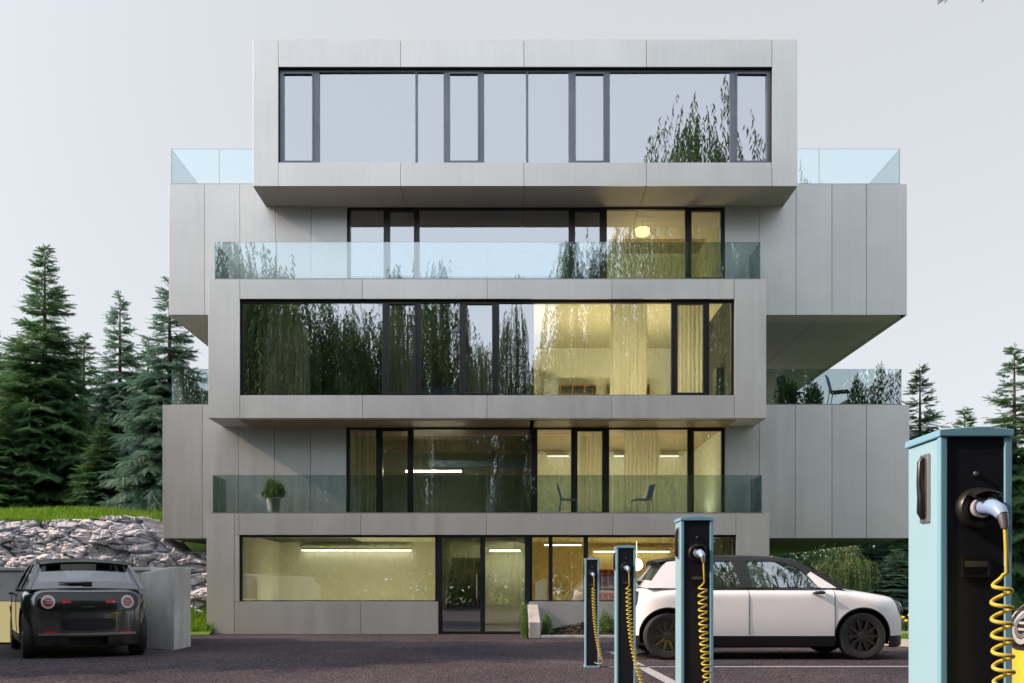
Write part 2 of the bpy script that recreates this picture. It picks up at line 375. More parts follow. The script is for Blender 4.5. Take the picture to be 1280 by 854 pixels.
# ---------------------------------------------------------------- windows
def window(Y, x0, x1, z0, z1, bars, sashes, fw=.045, gl='glass', grey=False, tilt=None):
    """black outer frame + mullions (one mesh), opening sashes and every pane as its children.  bars: list of (xc, width)"""
    d0, d1 = Y, Y + .09
    f = MB(); mt = M['gframe'] if grey else M['frame']
    f.box(x0, x1, d0, d1, z0, z0 + fw * .6); f.box(x0, x1, d0, d1, z1 - fw, z1)
    f.box(x0, x0 + fw, d0, d1, z0 + fw * .6, z1 - fw); f.box(x1 - fw, x1, d0, d1, z0 + fw * .6, z1 - fw)
    for (a, b) in bars: f.box(a, b, d0 + .002, d1, z0 + fw * .6, z1 - fw)
    wn = f.build('window', [mt], B, bevel=.004)
    edges = [x0 + fw] + [q for ab in sorted(bars) for q in ab] + [x1 - fw]
    for i in range(0, len(edges), 2):
        a, b = edges[i], edges[i+1]
        if b - a < .03: continue
        g = MB(); zz0, zz1 = z0 + fw * .6, z1 - fw
        isash = any(abs((a + b) / 2 - sx) < .12 for sx in sashes)
        if isash:
            q = MB(); t = .035; y0, y1 = d0 - .012, d1 - .02
            q.box(a, b, y0, y1, zz0, zz0 + t*1.3); q.box(a, b, y0, y1, zz1 - t, zz1); q.box(a, a + t, y0, y1, zz0 + t*1.3, zz1 - t); q.box(b - t, b, y0, y1, zz0 + t*1.3, zz1 - t)
            q.build('sash', mt, wn, bevel=.003); a += t; b -= t; zz0 += t*1.3; zz1 -= t
        tl = (tilt or {}).get(i // 2, random.uniform(-.004, .004)); tw = random.uniform(-.004, .004); yc = d0 + .04
        h = zz1 - zz0; w_ = b - a
        P = lambda u, v: (a + u * w_, yc + (v - .5) * h * tl + (u - .5) * w_ * tw, zz0 + v * h)
        g.add([P(0,0), P(1,0), P(1,1), P(0,1)], [(0,1,2,3)])
        g.build('pane', M[gl], wn)
    return wn
def bars(fn, prs): return [(fn(a), fn(b)) for a, b in prs]
# top box: frames lightened to grey-blue for the reflection on them
window(F + .10, fx(348), fx(965), fz(203), fz(84), bars(fx, [(391, 398), (518.5, 521.5), (554, 560), (599, 605), (657.5, 660.5), (711, 718), (757, 763), (914, 921)]), [fx(373), fx(579), fx(737), fx(940)], .055, grey=True)
# second box
window(F + .10, fx(300), fx(918), fz(494), fz(374), bars(fx, [(477, 484), (519.5, 526), (574, 580), (617, 624), (840, 846), (882, 888)]), [fx(501), fx(598.5), fx(864)], .045, tilt={4: .02})
# recessed window rows on plane W
window(W + .06, wx(435), wx(906), wz(350), wz(258), bars(wx, [(479, 485), (519, 524), (711, 717), (752, 759), (857, 863)]), [wx(502), wx(734.5), wx(882)], .045)
window(W + .06, wx(434), wx(907), wz(645), wz(534), bars(wx, [(469.5, 476), (511, 516.5), (664, 672), (714, 720), (755, 762), (860, 866)]), [wx(494), wx(737), wx(884)], .045)
# ground floor windows and double door
window(F + .08, fx(299), fx(546), fz(752), fz(669), [], [], .04)
window(F + .08, fx(663), fx(920), fz(752), fz(669), bars(fx, [(686, 691), (730, 735.5), (860, 864)]), [], .04)
d = MB(); y0, y1 = F + .05, F + .16; zt_ = fz(669)
for a, b in ((546.5, 553), (600, 606.5), (656, 662.5)): d.box(fx(a), fx(b), y0, y1, .0, zt_ - .05)
d.box(fx(546.5), fx(662.5), y0, y1, zt_ - .05, zt_); d.box(fx(553), fx(600), y0 + .01, y1, 0, .06); d.box(fx(606.5), fx(656), y0 + .01, y1, 0, .06)
door = d.build('double_door', M['frame'], B, bevel=.004)
for a, b in ((553, 600), (606.5, 656)):
    g = MB(); g.box(fx(a), fx(b), F + .1, F + .108, .06, zt_ - .05); g.build('pane', M['glass'], door)
    h = MB(); xh = fx(b - 4) if a < 600 else fx(a + 4); h.tube([(xh, F + .03, .75), (xh, F + .03, 1.25)], .012); h.box(xh - .008, xh + .008, F + .03, F + .1, .8, .82); h.box(xh - .008, xh + .008, F + .03, F + .1, 1.18, 1.2)
    h.build('handle', M['steel'], door)

# ---------------------------------------------------------------- glass railings
def railing(pts, z0, z1, t=.014):
    ch = MB()
    for (a, b) in zip(pts, pts[1:]):
        dx, dy = b[0] - a[0], b[1] - a[1]; L = math.hypot(dx, dy); n = Vector((-dy / L, dx / L, 0)) * .02
        ch.prism([Vector((a[0], a[1], z0)) - n, Vector((b[0], b[1], z0)) - n, Vector((b[0], b[1], z0)) + n, Vector((a[0], a[1], z0)) + n], (0, 0, .025))
    rl = ch.build('glass_railing', M['steel'], B)
    for (a, b) in zip(pts, pts[1:]):
        A = Vector((a[0], a[1], z0 + .005)); D = Vector((b[0] - a[0], b[1] - a[1], 0)); L = D.length; u = D / L; n = Vector((-u.y, u.x, 0)) * t / 2; h = Vector((0, 0, z1 - z0))
        A2, B2 = A + u * .006, A + D - u * .006; tw = Vector((random.uniform(-.0015, .0015), random.uniform(-.002, .002), 0))
        g = MB(); p = [A2 - n, B2 - n, B2 + n, A2 + n]; q = [v + h + tw for v in p]
        g.add(p + q, [(0, 1, 5, 4), (2, 3, 7, 6)], 0); g.add(p + q, [(1, 2, 6, 5), (3, 0, 4, 7), (4, 5, 6, 7)], 1)
        g.build('glass_panel', [M['rail'], M['eglass']], rl)
Yr = F + .05
railing([(fx(265), W - .05), (fx(265), Yr), (fx(452), Yr), (fx(609), Yr), (fx(766), Yr), (fx(953), Yr), (fx(953), W - .05)], fz(642), fz(594))
railing([(fx(268), W - .05), (fx(268), Yr), (fx(345), Yr), (fx(609), Yr), (fx(765), Yr), (fx(951), Yr), (fx(951), W - .05)], fz(349), fz(302))
Yw = W + .06
railing([(wx(213), W + 7), (wx(213), Yw), (wx(273), Yw), (wx(333), Yw)], UZ, wz(185))
railing([(wx(965), Yw), (wx(1025), Yw), (wx(1126), Yw), (wx(1126), W + 7)], UZ, wz(185))
railing([(wx(214), W + 7), (wx(214), Yw), (wx(268), Yw)], LZ, wz(461))
railing([(wx(952), Yw), (wx(1064), Yw), (wx(1128), Yw), (wx(1128), W + 7)], LZ, wz(461))

# ---------------------------------------------------------------- rooms
def room(x0, x1, y0, y1, z0, z1, wall='wall', back=None, ceil=None):
    w = MB(); t = .06
    w.box(x0, x1, y1, y1 + t, z0, z1, 1); w.box(x0 - t, x0, y0, y1 + t, z0, z1); w.box(x1, x1 + t, y0, y1 + t, z0, z1)
    w.box(x0 - t, x1 + t, y0, y1 + t, z1, z1 + t, 2); w.box(x0 - t, x1 + t, y0, y1 + t, z0 - t, z0, 3)
    w.build('interior_wall', [M[wall], M[back or wall], M[ceil or wall], M['floor']], B)
def lamp(x0, x1, y, z, mat='strip', label='', t=.05, name='linear_lamp', up=False):
    o = thing(name, label, 'lamp', ((x0 + x1) / 2, y, z))
    h = MB(); h.box(x0, x1, y - t, y + t, z + .03, z + .07); h.build('housing', M['silver'], o)
    g = MB(); g.box(x0 + .01, x1 - .01, y - t * .8, y + t * .8, *((z + .072, z + .1) if up else (z, z + .028))); g.build('diffuser', M[mat], o)
    return o
i0 = F + .2; j0 = W + .17
# ground floor
g0 = fz(752); 
room(fx(300), fx(546), i0, F + 3.4, .03, fz(642) - .42)
lamp(fx(312), fx(530), F + 2.2, .06, 'upl0', 'floor uplighter behind the sill of the left ground floor room', .10, up=True)  # added out of sight to even the light on the walls
lamp(X(376, F + 3.2), X(514, F + 3.2), F + 3.27, 1.86, 'soft', 'long white ceiling lamp washing the yellow wall of the left ground floor room')
room(fx(548), fx(661), i0, F + 5.2, .03, fz(642) - .42)
lamp(X(612, F + 4.6), X(650, F + 4.6), F + 4.5, 1.90, 'strip', 'short ceiling lamp inside the entrance hall behind the glass double door')
st = MB(); sx0, sx1 = X(556, F + 1.5), X(599, F + 1.5)
for i in range(10): st.box(sx0, sx1, F + 1.6 + i * .27, F + 1.9 + i * .27, .03, .03 + .17 * (i + 1) - .0)
tag(st.build('staircase', M['wall']), 'grey stairs climbing inside the entrance hall behind the left door leaf', 'stairs')
room(fx(664), fx(925), i0, F + 4.2, .03, fz(642) - .42, 'ywall')
lamp(fx(700), fx(900), F + 2.4, .06, 'upl0', 'floor uplighter behind the sill of the yellow ground floor room', .10, up=True)  # unseen fill, added to brighten the yellow walls
lamp(X(742, F + 4.0), X(838, F + 4.0), F + 4.05, 1.86, 'soft', 'long ceiling lamp in the orange yellow ground floor room behind the charging posts')
lamp(X(680, F + 2), X(727, F + 2), F + 2, 1.93, 'soft', 'short ceiling lamp in the ground floor room right of the entrance door')
# first floor (behind balcony): dim left, lit right
zf, zc = fz(642) + .01, wz(532)
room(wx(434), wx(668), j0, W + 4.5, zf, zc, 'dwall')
lamp(X(507, W + 2.2), X(577, W + 2.2), W + 2.2, Z(590, W + 2.2), 'strip', 'thin white lamp hanging in the dim first floor room left of the partition')
b_ = MB(); b_.box(wx(520), wx(664), W + 3.2, W + 3.4, Z(584, W + 3.2), Z(576, W + 3.2)); tag(b_.build('ceiling_beam', M['blue']), 'blue beam crossing the dim first floor room above the hanging lamp', 'beam')
room(wx(672), wx(906), j0, W + 3.6, zf, zc, ceil='tceil')
lamp(wx(690), wx(890), W + 1.6, zf - .02, 'upl1', 'long floor uplighter in the lit first floor room behind the balcony', .08, up=True)  # unseen fill below the sight line, added to brighten this room
lamp(X(684, W + 3.3), X(712, W + 3.3), W + 3.45, Z(570, W + 3.3), 'soft1', 'short wall lamp left of the curtain in the lit first floor room')
lamp(X(768, W + 3.3), X(790, W + 3.3), W + 3.45, Z(570, W + 3.3), 'soft1', 'short wall lamp between the two curtains of the lit first floor room')
lamp(X(824, W + 3.3), X(850, W + 3.3), W + 3.45, Z(570, W + 3.3), 'soft1', 'short wall lamp right of the wide curtain in the lit first floor room')
# second floor box
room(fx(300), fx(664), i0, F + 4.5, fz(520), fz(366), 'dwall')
room(fx(667), fx(919), i0, F + 5.0, fz(520), fz(360), ceil='tceil')
lamp(fx(690), fx(900), F + 1.9, fz(520) - .02, 'upl', 'long floor uplighter behind the sill of the bright second floor room', .12, up=True)  # added where the sill hides it, to light ceiling and walls
# third floor
zf3, zc3 = fz(349) + .01, wz(255)
room(wx(435), wx(755), j0, W + 4, zf3, zc3, 'blue')
room(wx(758), wx(906), j0, W + 3.4, zf3, zc3)
lamp(wx(785), wx(850), W + 2.2, zf3 - .02, 'upl3', 'floor uplighter in the third floor room on the right', .08, up=True)  # unseen fill, added for the amber light of this room
yl = W + .9; zl = Z(294, yl)
o = thing('pendant_lamp', 'glowing yellow drum lamp in the third floor room on the right', 'lamp', (X(803, yl), yl, zl))  # drum is added to make the room's soft glow
gl = MB(); gl.lathe([(.15, zl), (.17, zl + .14)], 24, Matrix.Translation((X(803, yl), yl, 0))); gl.build('lamp_shade', emit('drum_shade', (1.0, .80, .34), 2.0), o, smooth=60)
gl = MB(); gl.tube([(X(803, yl), yl, zl + .10), (X(803, yl), yl, zc3)], .006); gl.build('cord', M['blk'], o)
# top floor
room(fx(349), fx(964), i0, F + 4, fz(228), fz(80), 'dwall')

# curtains: hang from the ceiling, things of their own
def curtain(x0, x1, y, z0, z1, label, fold=.09, amp=.035):
    n = max(12, int((x1 - x0) / .012)); rows = []
    ph = random.uniform(0, 6)
    for k in range(13):
        v = k / 12; row = []
        for i in range(n + 1):
            u = i / n; x = x0 + (x1 - x0) * u
            a = 2 * math.pi * x / fold + ph
            row.append((x + .008 * math.sin(a * .5 + v * 2), y + amp * (math.sin(a + .5 * math.sin(a * .37)) + .3 * math.sin(a * .31 + v)), z0 + (z1 - z0) * v))
        rows.append(row)
    m = MB(); m.grid(rows)
    tag(m.build('curtain', M['curtain'], smooth=180), label, 'curtain', 'cream curtains behind the windows')
Yc = F + .45
curtain(fx(765), fx(813), Yc, fz(519), fz(370), 'wide cream curtain in the middle of the bright second floor room')
curtain(fx(846), fx(884), Yc, fz(519), fz(370), 'narrow cream curtain filling the black framed sash of the bright second floor room')
curtain(fx(482), fx(522), Yc, fz(519), fz(370), 'curtain behind the left sash of the dark second floor room')
curtain(fx(318), fx(378), Yc + .3, fz(519), fz(370), 'curtain at the left end of the dark second floor window row')
curtain(fx(582), fx(620), Yc, fz(519), fz(370), 'pale curtain behind the middle sash of the dark second floor room')
Yc = W + .45
curtain(wx(440), wx(472), Yc, zf, zc, 'beige curtain at the left end of the first floor window behind the balcony')
curtain(wx(719), wx(757), Yc, zf, zc, 'narrow cream curtain behind the sash of the lit first floor room')
curtain(wx(783), wx(829), Yc, zf, zc, 'wide cream curtain right of the sash in the lit first floor room')
# furniture in view
def shelf(x0, x1, y, z0, z1, n, label, mat='wood', fill=True):
    o = thing('bookcase', label, 'bookcase', ((x0 + x1) / 2, y, z0))
    m = MB(); t = .02; m.box(x0, x1, y - .15, y + .15, z1 - t, z1); m.box(x0, x1, y - .15, y + .15, z0, z0 + t); m.box(x0, x1, y + .13, y + .15, z0 + t, z1 - t)
    for i in range(n + 1):
        x = x0 + (x1 - x0 - t) * i / n; m.box(x, x + t, y - .148, y + .128, z0 + t, z1 - t)
    m.box(x0 + t, x1 - t, y - .14, y + .128, (z0 + z1) / 2, (z0 + z1) / 2 + .015)
    m.build('carcass', M[mat], o)
    if fill:
        b = MB(); x = x0 + .04
        while x < x1 - .08:
            w = random.uniform(.02, .05); h = random.uniform(.10, .17)
            for zb in ((z0 + z1) / 2 + .016,): b.box(x, x + w - .004, y - .12, y + .1, zb, min(zb + h, z1 - .03))
            x += w
        b.build('books', M['books'], o)
ys = F + 4.7
z2f = fz(520)
shelf(X(700, ys), X(745, ys), ys, Z(482, ys) - .5, Z(482, ys), 3, 'oak wall bookcase left of the wide curtain in the bright second floor room')
shelf(X(757, ys), X(812, ys), ys, Z(482, ys) - .5, Z(482, ys), 3, 'oak wall bookcase partly behind the wide cream curtain on the second floor')
m = MB(); m.box(X(679, ys), X(697, ys), ys - .2, ys + .2, z2f, Z(477, ys)); m.box(X(678, ys), X(698, ys), ys - .22, ys + .22, Z(477, ys), Z(475.5, ys)); tag(m.build('side_cabinet', M['dwall'], bevel=.01), 'grey cabinet left of the oak wall bookcases in the bright room', 'cabinet')
yt = F + 1.2
o = thing('speaker_cabinet', 'tall black cabinet at the right end of the bright second floor room', 'cabinet', (X(904, yt), yt, z2f))
m = MB(); m.box(X(894, yt), X(914, yt), yt - .15, yt + .25, z2f, Z(461, yt)); m.build('body', M['tv'], o, bevel=.01)
m = MB(); m.box(X(896, yt), X(912, yt), yt - .165, yt - .151, z2f + .1, Z(463, yt)); m.build('door', M['blk'], o, bevel=.004)
yo = F + 3.0
shelf(X(744, yo), X(768, yo), yo, Z(771, yo), Z(712, yo), 3, 'orange lacquered bookcase in the yellow ground floor room', 'orange')
m = MB(); m.ball((X(793, yo), yo - .4, Z(706, yo - .4)), .15); m.tube([(X(793, yo), yo - .4, Z(706, yo - .4) + .14), (X(793, yo), yo - .4, fz(642) - .43)], .006)
tag(m.build('pendant_lamp', M['globe'], smooth=180), 'white globe lamp hanging in the yellow ground floor room', 'lamp')
yb = F + 2.2
m = MB(); m.box(X(527, yb), X(573, yb), yb - .4, yb + .4, z2f, Z(491, yb)); m.box(X(528, yb), X(572, yb), yb - .39, yb + .39, Z(491, yb) + .002, Z(488, yb))
tag(m.build('bed', M['blue'], bevel=.03), 'low blue bed in the dark second floor room', 'bed')

# ---------------------------------------------------------------- terrace furniture
def chair(loc, rz, label, s=1.0, fab='bchair', leg='bleg', group='chairs on the balconies'):
    o = thing('patio_chair', label, 'chair', loc, rz, group); o.scale = (s, s, s)
    q = MB(); q.box(-.23, .23, -.22, .24, .42, .445); q.build('seat', M[fab], o, local=True, bevel=.012)
    q = MB()
    q.prism([(-.23, .20, .47), (.23, .20, .47), (.215, .30, .86), (-.215, .30, .86)], (0, .022, .004)); q.build('backrest', M[fab], o, local=True, bevel=.01)
    for sx in (-.21, .21):
        q = MB(); q.tube([(sx, -.20, .43), (sx * 1.05, -.25, 0)], .011); q.build('leg', M[leg], o, local=True)
        q = MB(); q.tube([(sx, .31, .84), (sx, .21, .44), (sx * 1.05, .29, 0)], .011); q.build('leg', M[leg], o, local=True)
    return o
yq = F + .55; sB = .78; zb1 = fz(642)
chair((X(711, yq), yq, zb1), R(90), 'blue chair on the first floor balcony facing right, backrest on its left', sB)
chair((X(802, yq), yq, zb1), R(-78), 'blue chair on the first floor balcony facing left, backrest on its right', sB)
yq = W + .75
chair((X(990, yq), yq, LZ), R(100), 'dark chair on the right terrace half hidden beside the building', .9, 'gchair', 'frame')
chair((X(1050, yq - .2), yq - .2, LZ), R(62), 'dark chair on the right terrace in front of open sky', .9, 'gchair', 'frame')
# ================================================================ CARS
def interp(pts, x):
    return float(np.interp(x, [p[0] for p in pts], [p[1] for p in pts]))
def pchip(pts):
    xs = np.array([p[0] for p in pts], float); ys = np.array([p[1] for p in pts], float)
    h = np.diff(xs); d = np.diff(ys) / h; m = np.zeros(len(xs)); m[0] = d[0]; m[-1] = d[-1]
    for i in range(1, len(xs) - 1):
        if d[i-1] * d[i] > 0: m[i] = (h[i-1] + h[i]) / (h[i-1] / d[i-1] + h[i] / d[i]) if True else 0
    def f(x):
        x = min(max(x, xs[0]), xs[-1]); i = min(max(int(np.searchsorted(xs, x) - 1), 0), len(h) - 1)
        t = (x - xs[i]) / h[i]
        return float((2*t**3-3*t**2+1)*ys[i] + (t**3-2*t**2+t)*h[i]*m[i] + (-2*t**3+3*t**2)*ys[i+1] + (t**3-t**2)*h[i]*m[i+1])
    return f
XR, XF = -1.80, 1.9975; AX = (-1.285, 1.285); WR = .315; HW = .86
ZT = pchip([(-1.80,.60),(-1.785,.70),(-1.74,.82),(-1.68,.91),(-1.58,.955),(-1.4,.96),(0,.96),(1.0,.955),(1.2,.93),(1.498,.888),(1.75,.85),(1.867,.815),(1.93,.75),(1.975,.64),(1.9975,.52)])
ZM = .56
def hw(x):
    if x > 1.25: t = (x - 1.25) / (XF - 1.25); return HW * max(0, 1 - t ** 3.0) ** (1 / 2.6)
    if x < -1.15: t = (-1.15 - x) / (-1.15 - XR); return HW * max(0, 1 - t ** 3.6) ** (1 / 3.2)
    return HW
def mexp(x):
    e = 8.0
    if x > .9: e = 8 - 4.2 * min(1, (x - .9) / .9)
    if x < -1.2: e = 8 - 3.5 * min(1, (-1.2 - x) / .5)
    return e
def lowf(z): return 1 - .045 * max(0, (ZM - z) / .4) ** 2
def side_y(x, z):
    if z <= ZM: return hw(x) * lowf(z)
    zt = ZT(x)
    if z >= zt: return 0
    return hw(x) * max(0, 1 - ((z - ZM) / (zt - ZM)) ** mexp(x)) ** (1 / mexp(x))
def end_x(y, z, front):
    lo, hi = (.9, XF) if front else (-1.1, XR)
    for _ in range(40):
        m = (lo + hi) / 2
        if side_y(m, z) > abs(y): lo = m
        else: hi = m
    return lo
def columns(n=46):
    th = np.linspace(0, math.pi / 2, 22)
    fr = [1.25 + (XF - 1.25) * math.sin(a) ** (2 / 3.0) for a in th]; re = [-1.15 - (-1.15 - XR) * math.sin(a) ** (2 / 3.4) for a in th]
    mid = list(np.linspace(-1.15, 1.25, n))
    ex = [a + s * .375 for a in AX for s in (-1, -.999, -.97, -.9, -.8, -.65, -.5, -.35, -.18, 0, .18, .35, .5, .65, .8, .9, .97, .999, 1)]
    xs = sorted(set([round(float(v), 5) for v in fr + re + mid + ex + [XF - .0006, XR + .0006]])); out = [xs[0]]
    for v in xs[1:]:
        if v - out[-1] > .004 or v in (XF, XR): out.append(v)
    return [v for v in out if XR < v < XF]
def arch(x, r=.375):
    for a in AX:
        if abs(x - a) < r: return WR + math.sqrt(r * r - (x - a) ** 2)
    return 0
def body_mesh(mb):
    rows_l, rows_r = [], []
    for x in columns():
        zb = max(.30, arch(x)); zt = ZT(x); m = mexp(x); col = []
        zlo = min(zb, zt - .05)
        zm = max(ZM, zlo)
        for k in range(8):
            z = zlo + (zm - zlo) * k / 8
            col.append((side_y(x, z), z))
        p0 = math.asin(min(1, max(0, (zm - ZM) / (zt - ZM)) ** (m / 2)))
        for k in range(19):
            ph = p0 + (math.pi / 2 - p0) * k / 18
            col.append((hw(x) * max(0, math.cos(ph)) ** (2 / m) if k < 18 else 0, ZM + (zt - ZM) * math.sin(ph) ** (2 / m)))
        rows_l.append([(x, y, z) for y, z in col]); rows_r.append([(x, -y, z) for y, z in col])
    mb.grid(rows_l, 0, True); mb.grid(rows_r, 0, False); mb.grid([rows_l[0], rows_r[0]], 0); mb.grid([rows_l[-1], rows_r[-1]], 0, True)
def wall_y(z): return .80 - .40 * max(0, z - .95) - .12 * max(0, z - .95) ** 2      # tumblehome of the cabin
def cabin_path():
    pts = [(1.08,.94),(1.0,1.02),(.91,1.10),(.81,1.178),(.71,1.248),(.60,1.315),(.47,1.36),(.30,1.385),(.1,1.397),(-.2,1.405),(-.5,1.405),(-.8,1.395),(-1.05,1.37),(-1.25,1.335),(-1.33,1.28),(-1.42,1.17),(-1.50,1.06),(-1.57,.965)]
    return pts
def make_car(name, label, loc, rz, paintm, roofm, s=1.0, trim='blk'):
    o = thing(name, label, 'car', loc, rz, None); o.scale = s if isinstance(s, tuple) else (s, s, s)
    L = dict(parent=o, local=True)
    b = MB(); body_mesh(b)
    bd = b.build('body', [M[paintm]], o, smooth=50, local=True)
    # black sills and bumpers
    k = MB()
    segs = []; cur = []
    for x in columns():
        if arch(x) > .30 and abs(min(abs(x - AX[0]), abs(x - AX[1]))) < .36:
            if cur: segs.append(cur); cur = []
            continue
        cur.append(x)
    segs.append(cur)
    for sg in segs:
        for sgn in (1, -1):
            rows = [[(x, sgn * side_y(x, .31) * 1.004, .318), (x, sgn * side_y(x, .27) * 1.0, .27), (x, sgn * side_y(x, .2) * .99, .18), (x, sgn * max(0, side_y(x, .2) * .9 - .05), .155)] for x in sg]
            k.grid(rows, 0, sgn > 0)
    k.box(-1.55, 1.7, -.45, .45, .16, .4); k.box(-.9, .9, -.74, .74, .17, .4)
    k.build('sill', M['blk'], smooth=40, **L)
    # dark cabin floor
    q = MB(); q.box(-1.5, 1.15, -.74, .74, .80, .90); q.build('cabin_floor', M['blk'], **L)
    # wheel arches
    for ax in AX:
        for sgn in (1, -1):
            q = MB(); rows = []
            for i in range(25):
                a = math.pi * (-.06 + 1.12 * i / 24); ca, sa = math.cos(a), math.sin(a)
                yy = [HW * .985 + .006, HW * .985 + .006, .42]; rr = [.40, .352, .352]
                ys = [min(HW + .004, side_y(ax + .385 * ca, max(.3, WR + .385 * sa)) + .006)] * 2 + [.42]
                rows.append([(ax + r_ * ca, sgn * y_, WR + r_ * sa) for r_, y_ in zip((.381, .362, .352), ys)])
            q.grid(rows, 0, sgn < 0); q.box(ax - .35, ax + .35, sgn * .40, sgn * .42, .2, .68); q.build('wheel_arch', M['blk'], smooth=40, **L)
    # wheels
    for ax in AX:
        for sgn in (1, -1):
            Mx = Matrix.Rotation(-math.pi / 2 * sgn, 4, 'X')
            q = MB(); q.lathe([(.20,.085),(.235,.098),(.285,.10),(.306,.085),(.315,.05),(.315,-.06),(.30,-.1),(.22,-.1)], 40, Mx)
            w = q.build('wheel', M['rub'], o, smooth=35, local=True); w.location = (ax, sgn * .745, WR)
            q = MB(); q.lathe([(.21,-.08),(.205,.04),(.215,.085),(.228,.093),(.236,.088)], 40, Mx); q.lathe([(.0,.03),(.2,.03)], 24, Mx)
            q.lathe([(.0,.092),(.05,.09),(.06,.07),(.06,.02)], 24, Mx)
            for j in range(10):
                a = 2 * math.pi * j / 10; e0 = Vector((math.cos(a), math.sin(a), 0)); e1 = Vector((-math.sin(a), math.cos(a), 0)); z0 = Vector((0,0,1))
                for dd in (-.012, ):
                    p = [e0*.05 - e1*.022 + z0*.05, e0*.05 + e1*.022 + z0*.05, e0*.212 + e1*.012 + z0*.062, e0*.212 - e1*.012 + z0*.062]
                    q2 = [v + z0 * .028 for v in p]
                    q.add([Mx @ v for v in p + q2], [(0,3,2,1),(4,5,6,7),(0,1,5,4),(1,2,6,5),(2,3,7,6),(3,0,4,7)])
            for j in range(5):
                a = 2 * math.pi * j / 5 + .3; q.lathe([(.0,.098),(.008,.096),(.01,.08)], 8, Mx @ Matrix.Translation((.03*math.cos(a), .03*math.sin(a), 0)))
            q.build('rim', M['rimk'], w, smooth=35, local=True)
    # greenhouse: windscreen / roof / rear window strip
    P = cabin_path()
    def strip(i0, i1, k0, k1, push=0.0, nk=14):
        rows = []
        for i in range(i0, i1 + 1):
            a, b2 = P[max(0, i-1)], P[min(len(P)-1, i+1)]; tx, tz = b2[0]-a[0], b2[1]-a[1]; l = math.hypot(tx, tz); nx, nz = (tz / l, -tx / l)
            row = []
            for j in range(nk + 1):
                kk = k0 + (k1 - k0) * j / nk; bul = -.045 * kk * kk + push
                row.append((P[i][0] + nx * bul, kk * wall_y(P[i][1] - .03), P[i][1] + nz * bul))
            rows.append(row)
        return rows
    q = MB(); q.grid(strip(0, 6, -1, 1), 0); q.build('windscreen', M['cglass'], smooth=180, **L)
    q = MB(); q.grid(strip(6, 13, -1.0, 1.0, .004), 0)
    for sgn in (-1, 1): q.grid(strip(0, 6, sgn * .90, sgn * 1.0, .006, 3), 0, sgn < 0); q.grid(strip(6, 13, sgn * .97, sgn * 1.012, .012, 3), 0, sgn < 0)
    q.build('roof', M[roofm], smooth=60, **L)
    q = MB(); q.grid(strip(13, 17, -.93, .93), 0); q.build('rear_window', M['cglass'], smooth=180, **L)
    q = MB()
    for sgn in (-1, 1): q.grid(strip(13, 17, sgn * .86, sgn * 1.0, .006, 4), 0, sgn < 0)
    q.grid(strip(16, 17, -.95, .95, .005), 0)
    q.build('hatch_frame', M[paintm], smooth=60, **L)
    # spoiler
    q = MB(); rows = []
    for x, z, wdt in ((-1.05,1.385,.63), (-1.25,1.362,.62), (-1.38,1.335,.60)):
        rows.append([(x - .03 * (1 - kk*kk) , kk * wdt, z - .04 * kk * kk) for kk in np.linspace(-1, 1, 13)])
    q.grid(rows); rows2 = [[(p[0] + .02, p[1], p[2] - .03) for p in r_] for r_ in rows]; q.grid(rows2, 0, True); q.grid([rows[-1], rows2[-1]])
    q.build('spoiler', M['blk'], smooth=40, **L)
    # side glass and pillars
    def side_poly(pts, sgn, mb, push, depth):
        # sampled polygon in (x,z) mapped on the tumblehome
        n = len(pts); out = [(x, sgn * (wall_y(z) + push), z) for x, z in pts]; inn = [(x, sgn * (wall_y(z) + push - depth), z) for x, z in pts]
        f = [tuple(range(n)), tuple(range(n, 2*n))[::-1]] + [(i, n + i, n + (i+1) % n, (i+1) % n) for i in range(n)]
        if sgn < 0: f = [t[::-1] for t in f]
        mb.add(out + inn, [t[::-1] for t in f])
    edge = [(x, z - .045) for x, z in P]
    for sgn in (1, -1):
        fw_ = [(-.15,.955),(.72,.955),(.58,1.13),(.44,1.235),(.30,1.285),(.15,1.31),(-.21,1.315)]
        rw_ = [(-1.05,.955),(-.28,.955),(-.41,1.315),(-.75,1.305),(-.98,1.285)]
        q = MB(); side_poly(fw_, sgn, q, -.012, .005); q.build('side_window', M['cglass'], **L)
        q = MB(); side_poly(rw_, sgn, q, -.012, .005); q.build('side_window', M['cglass'], **L)
        q = MB()
        side_poly([(-.28,.95),(-.15,.95),(-.21,1.32),(-.41,1.32)], sgn, q, 0, .05)          # B pillar
        rail_ = [(-1.0,1.285),(-.75,1.305),(-.41,1.315),(.15,1.31),(.30,1.285),(.44,1.235),(.58,1.13),(.72,.955),(1.16,.945)] 
        top = [(-1.0,1.335),(-.75,1.353),(-.41,1.362),(.15,1.358),(.32,1.34),(.50,1.305),(.66,1.205),(.82,1.10),(1.08,.96)]
        for i in range(len(rail_) - 1):
            if i >= 6: continue
            side_poly([rail_[i], rail_[i+1], top[i+1], top[i]], sgn, q, .002, .05)
        side_poly([(.96,.945),(1.10,.945),(.82,1.115),(.66,1.205),(.63,1.17)], sgn, q, .004, .05)
        side_poly([(-1.06,.945),(.74,.945),(.74,.958),(-1.06,.958)], sgn, q, .012, .05)
        q.build('window_surround', M[trim if roofm == 'blk' else roofm], smooth=30, **L)
        q = MB()
        side_poly([(.72,.95),(.98,.95),(.64,1.17),(.58,1.13)], sgn, q, .0, .05)            # sail panel
        q.build('sail_panel', M[paintm], smooth=30, **L); q = MB()
        side_poly([(-1.56,.95),(-1.04,.95),(-.97,1.29),(-.97,1.335),(-1.27,1.30),(-1.34,1.24),(-1.44,1.11)], sgn, q, .006, .06)   # C pillar
        q.build('quarter_panel', M[paintm], smooth=30, **L)
